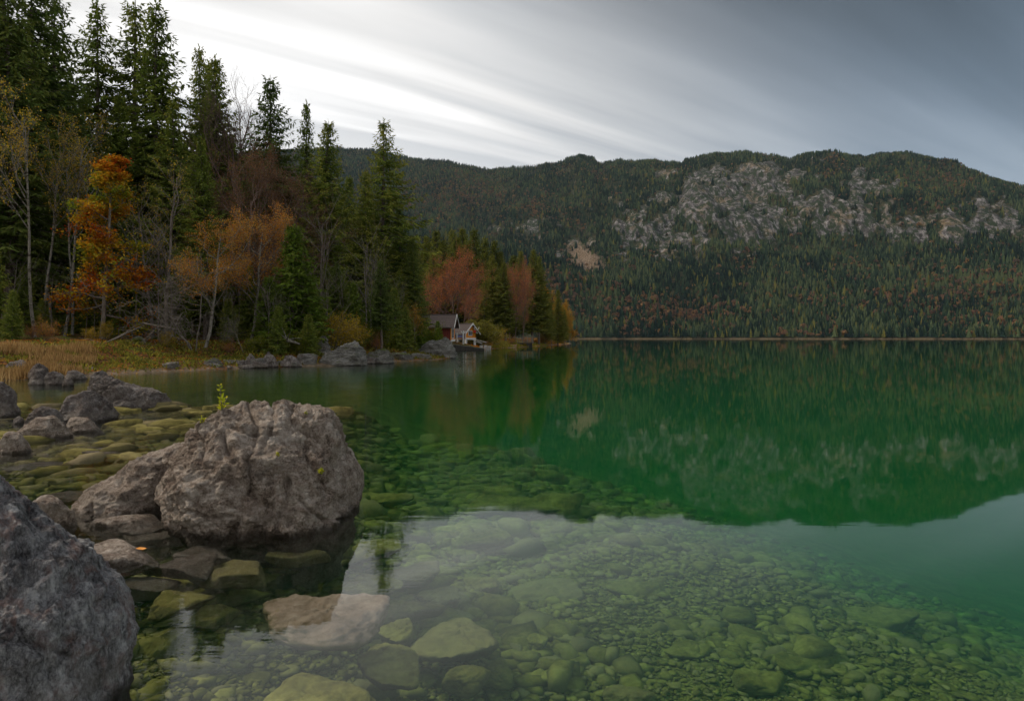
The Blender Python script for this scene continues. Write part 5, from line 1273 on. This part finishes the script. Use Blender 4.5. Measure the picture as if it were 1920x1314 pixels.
blades('reeds', region(2600, lambda x, y: (shore_s(x, y) > .2) & (shore_s(x, y) < 5.5) & ((x / y * F + 960) < 165 + 10 * np.sin(y)) & (pn(v2(x * .5, y * .5), 33) > -.05), -36, -14, 22, 40), .12, .50, 8, 'reed', 'golden dry reeds at the left edge between dark rocks and forest', .16, .014)
blades('reeds', region(260, lambda x, y: (shore_s(x, y) > -1.8) & (shore_s(x, y) < .3) & ((x / y * F + 960) < 75), -24, -12, 15, 24), .45, 1.0, 8, 'reed', 'dry reed tufts standing in the water beside the left edge', .22, .010)
blades('moss_and_grass', region(1700, s_ok(.3, 7), -26, -3, 26, 62), .10, .32, 5, 'leaf_olive', 'green and yellow ground plants on the forest bank', .5, .05, 'undergrowth', .25)
blades('fallen_leaves', region(6000, s_ok(.2, 10), -26, -2, 26, 64), .02, .10, 5, 'leaf_orange', 'rust coloured fallen leaves and bracken on the forest bank', 1.6, .045, 'leaves', .3)
blades('fallen_leaves', region(1600, s_ok(.3, 9), -6, 18, 90, 190), .04, .22, 5, 'leaf_orange', 'rust coloured leaves under the trees of the point', 1.6, .09, 'leaves', .4)
blades('meadow_grass', region(1500, s_ok(.4, 5), -3, 12, 98, 150), .15, .4, 6, 'leaf_olive', 'green bank grass between the hut and the fenced jetty', .3, .05, 'grass', .3)
# ------------------------------------------------------------------ plants on the boulder, leaves
def surf_z(V, x, y, r=.04):
    k = (np.abs(V[:, 0] - x) < r) & (np.abs(V[:, 1] - y) < r)
    return V[k, 2].max() if k.any() else 0.5
def ray_hit(V, px, py, lo=4.5):
    """nearest boulder vertex that projects near a photo pixel"""
    qx = V[:, 0] / V[:, 1] * F + 960; qy = HY - (V[:, 2] - CAMZ) / V[:, 1] * F
    k = np.hypot(qx - px, qy - py) < 7
    if not k.any(): return None
    c = V[k]; return c[np.argmin(c[:, 1])]
def sprig(px, py, hpx, label, stems, seed, leaf=.035, lean=0.0):
    r_ = np.random.default_rng(seed)
    p = ray_hit(Vb, px, py)
    if p is None:
        k = np.argmin(np.abs(Vb[:, 0] / Vb[:, 1] * F + 960 - px) + .5 * np.abs(HY - (Vb[:, 2] - CAMZ) / Vb[:, 1] * F - py)); p = Vb[k]
    T = Acc(); K = Acc(); hh = hpx / F * p[1]
    for s in range(stems):
        h = hh * (1 if s == 0 else r_.uniform(.35, .6)); a = r_.uniform(0, 6.28); sp = .04 if s == 0 else .55
        n = 10; t = np.linspace(0, 1, n)[:, None]
        side = np.array([math.cos(a) * sp + (lean if s == 0 else 0), math.sin(a) * sp, 0])
        P = side * h * t ** 1.2 + np.array([0, 0, h]) * t
        T.tube(P, np.linspace(.0045, .0018, n), 4)
        m = int(9 * h / .12) + 6; q = r_.uniform(.08, 1, m); B = side * h * (q[:, None] ** 1.2) + np.array([0, 0, h]) * q[:, None]
        Dd = np.stack([r_.normal(size=m), r_.normal(size=m), np.abs(r_.normal(size=m)) * .9], 1); Dd /= np.linalg.norm(Dd, axis=1, keepdims=True); Dd *= leaf * r_.uniform(.6, 1.2, (m, 1))
        W = np.cross(Dd, r_.normal(size=(m, 3))); W = W / np.linalg.norm(W, axis=1, keepdims=True) * leaf * .22
        K.diamonds(B, Dd, W, 0, r_.random(m))
    e = ob('sapling', None, loc=(p[0], p[1], p[2] - .01)); e.empty_display_size = .1
    tag(e, label, 'plant')
    ob('stem', T.mesh('stem', [M['bark_grey']], True), e); ob('foliage', K.mesh('foliage', [M['sprig']], False, True), e)
sprig(416, 762, 50, 'yellow green sprig with upright stem growing from the top of the largest boulder', 4, 1, .042, -.03)
sprig(602, 882, 14, 'yellow green tuft growing from a crack low on the right face of the largest boulder', 9, 2, .028)
sprig(376, 785, 16, 'mossy green tuft at the upper left shoulder of the largest boulder', 12, 3, .022)
sprig(524, 848, 9, 'tiny green tuft in the middle crack of the largest boulder', 7, 4, .02)
sprig(580, 772, 8, 'thin moss tuft on the upper right edge of the largest boulder', 7, 5, .016)
def leaf(x, y, z, s, label, rz, tilt=.2):
    V = np.array([(-.5, 0, 0), (-.2, .22, .04), (.2, .2, .03), (.5, 0, .08), (.2, -.2, .02), (-.2, -.22, .05), (0, 0, -.02)]) * s
    Fc = np.array([(6, 0, 5), (6, 5, 4), (6, 4, 3), (6, 3, 2), (6, 2, 1), (6, 1, 0)])
    me = mesh('fallen_leaf', V, Fc, [M['leaf_single']], False)
    o = ob('fallen_leaf', me, loc=(x, y, z), rz=rz); o.rotation_euler = (tilt, tilt * .5, rz)
    tag(o, label, 'leaf', 'single orange leaves fallen on stones and water')
m_, nt_ = newmat('orange_leaf'); finish(nt_, pbsdf(nt_, (0.72, 0.30, 0.06), .6)); M['leaf_single'] = m_
for px, py, D_, lab, rz in [(460, 1004, None, 'orange leaf at the waterline under the largest boulder'  , .3), (505, 991, None, 'second orange leaf floating at the foot of the largest boulder', 1.9)]:
    D_ = 2048.0 / (py - HY) - .02; leaf(X(px, D_), D_, .012, .07, lab, rz, .05)
leaf(X(262, 4.9), 4.92, .085, .075, 'orange leaf lying on the wedge shaped slab', .2, .25)

# ------------------------------------------------------------------ boathouses, jetties
def plain(name, col, rough=.8, noise=0.25, scale=6, stretch=(1, 1, .15)):
    m, nt = newmat(name); p = nt.n('ShaderNodeTexCoord').outputs['Object']
    mp = nt.n('ShaderNodeMapping', i={'Scale': stretch}); nt.t.links.new(p, mp.inputs[0])
    n = nt.noise(mp.outputs[0], scale, 4, .65)
    c = nt.ramp(n, [(.35, tuple(x * (1 - noise) for x in col)), (.65, tuple(min(1, x * (1 + noise)) for x in col))])
    finish(nt, pbsdf(nt, c, rough, bump(nt, n, .3, .02), .2)); return m
M['red_wood'] = plain('dark_red_boards', (.13, .028, .022), noise=.35)
M['orange_wood'] = plain('orange_painted_boards', (.62, .24, .03), noise=.18)
M['white_wood'] = plain('white_painted_wood', (.50, .50, .49), noise=.2)
M['roof_grey'] = plain('grey_brown_shingles', (.075, .060, .058), noise=.35, scale=9, stretch=(1, 1, 1))
M['dark_wood'] = plain('weathered_dark_wood', (.035, .030, .026), noise=.4)
M['stone_grey'] = plain('grey_masonry', (.36, .34, .31), noise=.35, scale=3, stretch=(1, 1, 1))
M['glass'] = plain('dark_window_glass', (.04, .05, .055), rough=.15, noise=.1)
M['tan_wood'] = plain('tan_bank_boards', (.42, .26, .17), noise=.25, stretch=(.2, 1, 1))
M['red_cloth'] = plain('red_flowers', (.65, .05, .05)); M['blue_cloth'] = plain('blue_tarpaulin', (.06, .07, .30)); M['bone'] = plain('pale_antler', (.62, .58, .50)); M['net'] = plain('grey_netting', (.20, .21, .18))
def part(nm, fn, mat, parent):
    a = Acc(); fn(a); return ob(nm, a.mesh(nm, [M[mat]]), parent)
def prism_roof(a, x0, x1, yc, hw, ze, zr, th=.10):
    """roof with its ridge along x"""
    for sg in (-1, 1):
        P = np.array([(x0, yc + sg * hw, ze), (x1, yc + sg * hw, ze), (x1, yc, zr), (x0, yc, zr)])
        Q = P + [0, 0, th]
        a.add(np.concatenate([P, Q]), [(0, 1, 2, 3), (4, 7, 6, 5), (0, 4, 5, 1), (1, 5, 6, 2), (2, 6, 7, 3), (3, 7, 4, 0)])
def hut(name, label, px_corner, D, L, W, wall_h, z0, ry, gable_win, stilts, rot):
    """ridge along local -x; the gable end (orange) sits at local x=0 and looks along +x"""
    e = ob(name, None, loc=(X(px_corner, D), D, z0), rz=rot); e.empty_display_size = .5
    tag(e, label, 'boathouse')
    # boards of the long wall that faces the lake, and of the gable
    nb = int(L / .30)
    w = part('wall', lambda a: a.box(-L, -.02, .03, W - .03, 0, wall_h), 'red_wood', e)
    bd = Acc(); bd.box(.02, .29, -.01, .028, -.12, wall_h - .01); bm = bd.mesh('plank', [M['red_wood']])
    for k in range(nb): ob('plank', bm, w, loc=(-L + k * L / nb, 0, 0))
    def gable(a):
        V = [(0, 0, 0), (0, W, 0), (0, W, wall_h), (0, W / 2, wall_h + ry), (0, 0, wall_h), (-.06, 0, 0), (-.06, W, 0), (-.06, W, wall_h), (-.06, W / 2, wall_h + ry), (-.06, 0, wall_h)]
        a.add(V, [(0, 1, 2), (0, 2, 4), (2, 3, 4), (5, 7, 6), (5, 9, 7), (7, 9, 8), (0, 5, 6), (0, 6, 1)])
    g = part('gable_wall', gable, 'orange_wood', e)
    for y_ in np.arange(.25, W, .25): part('batten', lambda a: a.box(.004, .03, y_ - .02, y_ + .02, 0, wall_h + ry * (1 - abs(y_ - W / 2) / (W / 2)) - .02), 'orange_wood', g)
    part('gable_wall', lambda a: a.add([(-L, 0, 0), (-L, W, 0), (-L, W, wall_h), (-L, W / 2, wall_h + ry), (-L, 0, wall_h)], [(0, 2, 1), (0, 4, 2), (2, 4, 3)]), 'red_wood', e)
    ov = .42
    r = part('roof', lambda a: prism_roof(a, -L - .3, .55, W / 2, W / 2 + ov, wall_h - ov * ry / (W / 2), wall_h + ry, .10), 'roof_grey', e)
    nr = 7
    for k in range(nr):     # courses of shingles on the lake side
        t0 = k / nr; y0_ = -ov + (W / 2 + ov) * t0; z0_ = wall_h - ov * ry / (W / 2) + (ry + ov * ry / (W / 2)) * t0
        part('shingle_course', lambda a: a.box(-L - .28, .53, y0_ + .01, y0_ + .30, z0_ + .10, z0_ + .145), 'roof_grey', r)
    part('ridge_cap', lambda a: a.box(-L - .3, .55, W / 2 - .10, W / 2 + .10, wall_h + ry + .06, wall_h + ry + .13), 'roof_grey', r)
    for sg in (-1, 1):
        def barge(a, sg=sg):
            ye = W / 2 + sg * (W / 2 + ov); ze = wall_h - ov * ry / (W / 2)
            P = np.array([(.56, ye, ze - .10), (.56, W / 2, wall_h + ry - .10), (.56, W / 2, wall_h + ry + .15), (.56, ye, ze + .15)])
            a.add(np.concatenate([P, P + [.05, 0, 0]]), [(0, 1, 2, 3), (4, 7, 6, 5), (0, 4, 5, 1), (1, 5, 6, 2), (2, 6, 7, 3), (3, 7, 4, 0)])
        part('bargeboard', barge, 'white_wood', e)
    part('skirting_board', lambda a: a.box(.03, .07, .0, W, -.22, .06), 'white_wood', e)
    part('corner_post', lambda a: a.box(-.02, .06, -.06, .02, -.1, wall_h - .15), 'white_wood' if stilts else 'orange_wood', e)
    y0, y1, zz0, zz1 = gable_win
    wn = part('window', lambda a: (a.box(.031, .075, y0 - .09, y0, zz0 - .09, zz1 + .09), a.box(.031, .075, y1, y1 + .09, zz0 - .09, zz1 + .09), a.box(.031, .075, y0, y1, zz0 - .09, zz0), a.box(.031, .075, y0, y1, zz1, zz1 + .09)), 'white_wood', e)
    part('pane', lambda a: a.box(.030, .045, y0, y1, zz0, zz1), 'glass', wn)
    part('glazing_bar', lambda a: a.box(.046, .065, (y0 + y1) / 2 - .02, (y0 + y1) / 2 + .02, zz0, zz1), 'white_wood', wn)
    if stilts:
        for xx, yy in stilts: part('stilt', lambda a: a.box(xx - .14, xx + .14, yy - .14, yy + .14, -2.2, -.02), 'white_wood', e)
    return e
D1 = 90.0
h1 = hut('boathouse', 'dark red boathouse with grey roof and orange gable end, partly behind the striated pale rock', 845, D1, 5.2, 2.6, Zp(609, D1) - Zp(637, D1), Zp(637, D1), 1.35, (.5, 1.7, .25, 1.5), None, R(-7))
D2 = 101.0
h2 = hut('boathouse', 'small orange hut on white stilts with white bargeboards, right of the red boathouse', 873, D2, 4.6, 1.85, Zp(622, D2) - Zp(634, D2) + .12, Zp(634, D2), 1.05, (.55, 1.05, .45, 1.05), [(-.15, .15), (-.15, 1.7), (-2.2, .15), (-4.0, .15), (-4.0, 1.7)], R(-52))
# mounted antlers and flowers on the orange gable
e = ob('wall_trophy', None, loc=h2.matrix_basis @ Vector((.75, 1.45, 1.15))); tag(e, 'antlers with red flowers mounted at the right of the orange gable', 'decoration')
def antl(a):
    for sg in (-1, 1):
        a.tube([(0, 0, 0), (sg * .18, 0, .12), (sg * .30, 0, .34), (sg * .26, 0, .55)], [.04, .035, .03, .015], 5); a.tube([(sg * .20, 0, .14), (sg * .42, 0, .22)], [.03, .012], 4); a.tube([(sg * .30, 0, .34), (sg * .48, 0, .46)], [.025, .01], 4)
part('antlers', antl, 'bone', e)
Vr, Fr = block_rock(700, (.42, .3, .3), 10, 14); part('flowers', lambda a: a.add(Vr - [.25, 0, .18], Fr), 'red_cloth', e)
Vr, Fr = block_rock(701, (.34, .3, .3), 10, 14); part('planter', lambda a: a.add(Vr + [.05, 0, -.35], Fr), 'net', e)
# terrace with white railing between the huts
e = ob('terrace', None, loc=(X(868, 97), 97, Zp(634, 97))); e.rotation_euler = (0, 0, 0); tag(e, 'wooden terrace with white railing between the two boathouses', 'terrace')
wT = (868 - 846) / F * 97
part('deck', lambda a: a.box(-wT, .1, -.1, 1.6, -.18, -.02), 'tan_wood', e)
for z_ in (.10, .38, .62): part('rail', lambda a: a.box(-wT, .1, -.10, -.04, z_, z_ + .055), 'white_wood', e)
for x_ in (-wT + .1, -wT / 2, 0): part('post', lambda a: a.box(x_ - .06, x_ + .06, -.13, -.01, -.6, .72), 'white_wood', e)
part('post', lambda a: a.box(-.02, .18, -.22, -.14, -1.75, 1.05), 'white_wood', e)
part('brace', lambda a: a.tube([(.08, -.18, .55), (-.28, -.18, 1.0)], .05, 4), 'white_wood', e); part('brace', lambda a: a.tube([(.08, -.18, .55), (.4, -.18, 1.0)], .05, 4), 'white_wood', e)
a = Acc(); a.box(X(857, 97.3), X(867, 97.3), 97.3, 97.6, Zp(632, 97.3), Zp(629, 97.3)); a.box(X(858, 97.3), X(866, 97.3), 97.28, 97.3, Zp(631.5, 97.3), Zp(629.6, 97.3))
tag(ob('tarpaulin', a.mesh('tarpaulin', [M['blue_cloth']])), 'folded blue cover lying on the terrace between the huts', 'tarpaulin')
# dark boat ramp wall in front
Dr = 88.0
a = Acc(); x0, x1 = X(849, Dr), X(906, Dr)
P = np.array([(x0, Dr, -.6), (x1, Dr + 3, -.6), (x1, Dr + 3, Zp(653.5, Dr + 3)), (x0, Dr, Zp(646, Dr))])
Q = P + [-.2, 1.0, 0]
a.add(np.concatenate([P, Q]), [(0, 1, 2, 3), (4, 7, 6, 5), (0, 4, 5, 1), (1, 5, 6, 2), (2, 6, 7, 3), (3, 7, 4, 0)])
e = ob('quay_wall', a.mesh('quay_wall', [M['dark_wood']])); tag(e, 'dark low quay wall sloping into the water below the boathouses', 'wall')
a = Acc(); a.add(np.array([P[3], P[2], Q[2], Q[3], P[3] + [0, -.05, .06], P[2] + [0, -.05, .06], Q[2] + [0, .05, .06], Q[3] + [0, .05, .06]]) + [0, 0, .003], [(0, 3, 2, 1), (4, 5, 6, 7), (0, 1, 5, 4), (1, 2, 6, 5), (2, 3, 7, 6), (3, 0, 4, 7)])
ob('coping', a.mesh('coping', [M['net']]), e)
# stone abutment right of it
e = ob('stone_abutment', None, loc=(X(906, 96), 96, -.3)); tag(e, 'pale stone abutment at the right end of the dark quay wall', 'wall')
for (bx, bz, bw, bh) in [(0, 0, .5, .55), (.52, 0, .55, .5), (.1, .56, .45, .35), (.6, .52, .5, .3), (-.5, .5, .45, .4)]:
    part('stone', lambda a: a.box(bx, bx + bw, 0, .7, bz, bz + bh), 'stone_grey', e)
def log_(px0, py0, px1, py1, D, r, lab):
    a = Acc(); a.tube([(X(px0, D), D, Zp(py0, D)), (X((px0 + px1) / 2, D), D + .1, Zp((py0 + py1) / 2, D) + .05), (X(px1, D), D + .3, Zp(py1, D))], [r, r * .9, r * .7], 8)
    tag(ob('driftwood_log', a.mesh('driftwood_log', [M['stone_grey']], True)), lab, 'log')
log_(890, 641, 904, 644, 94, .07, 'grey log on the bank in front of the orange hut'); log_(886, 637, 912, 642, 97, .06, 'longer grey log behind the abutment')
# board edging of the bank
e = ob('bank_edging', None, loc=(X(917, 118), 118, 0)); tag(e, 'long tan board edging along the bank between abutment and fenced jetty', 'edging'); Lb = (968 - 917) / F * 118
for z_ in (0.02, .26): part('plank', lambda a: a.box(0, Lb, 0, .08, z_, z_ + .2), 'tan_wood', e)
for q in range(6): part('post', lambda a: a.box(Lb * q / 5 - .05, Lb * q / 5 + .05, -.1, -.02, -.4, .56), 'tan_wood', e)
# fenced jetty
Dj = 124.0; e = ob('jetty', None, loc=(X(970, Dj), Dj, 0)); tag(e, 'small dark jetty with a netting fence in front of the bare beeches', 'jetty'); Wj = (998 - 970) / F * Dj
for q0, q1 in ((0, .42), (.62, 1)): part('crib', lambda a: (a.box(Wj * q0, Wj * q1, 0, 1.6, -.5, .62)), 'dark_wood', e)
part('deck', lambda a: a.box(-.05, Wj + .05, -.05, 1.7, .625, .74), 'dark_wood', e)
for q in range(4): part('post', lambda a: a.box(Wj * q / 3 - .04, Wj * q / 3 + .04, 0, .08, .745, 2.0), 'net', e)
def net(a):
    for q in range(15): a.box(Wj * q / 14 - .012, Wj * q / 14 + .012, .03, .05, .745, 1.95)
    for q in range(7): a.box(0, Wj, .052, .07, .8 + q * .19, .825 + q * .19)
part('netting', net, 'net', e)
# bench on the bank
e = ob('bench', None, loc=(X(927, 122), 122, gz(X(927, 122), 122))); tag(e, 'grey bench under the trees right of the willow bush', 'bench')
part('seat', lambda a: a.box(0, .9, 0, .35, .42, .48), 'stone_grey', e); part('backrest', lambda a: a.box(0, .9, .36, .40, .6, .82), 'stone_grey', e)
for x_ in (.05, .78): part('leg', lambda a: a.box(x_, x_ + .07, 0, .36, -.05, .415), 'stone_grey', e)
# fallen trunks
def fallen(pts, r, lab, mat='bark_grey'):
    a = Acc(); a.tube(np.array(pts), np.linspace(r, r * .4, len(pts)), 7)
    rr = np.random.default_rng(int(abs(pts[0][0]) * 10))
    for q in range(6):
        i = rr.integers(0, len(pts) - 1); p = np.array(pts[i]) ; d = rr.normal(size=3) * .5; d[2] = abs(d[2]); a.tube([p, p + d * .6, p + d * 1.1 + [0, 0, -.1]], [r * .3, r * .2, r * .08], 4)
    tag(ob('fallen_log', a.mesh('fallen_log', [M[mat]], True)), lab, 'fallen trunk')
fallen([(X(196, 37), 37, Zp(645, 37)), (X(230, 37.5), 37.5, Zp(628, 37.5)), (X(265, 38), 38, Zp(612, 38))], .07, 'bare fallen branch slanting over the bank right of the layered beech')
fallen([(X(538, 41), 41, Zp(637, 41)), (X(560, 41), 41.2, Zp(645, 41))], .13, 'short sawn log lying on the bank below the young green spruce', 'bark_pale')
fallen([(X(268, 38), 38, Zp(606, 38)), (X(300, 38), 38, Zp(612, 38)), (X(335, 38.2), 38.2, Zp(618, 38.2))], .06, 'mossy fallen branch under the sparse yellow tree')
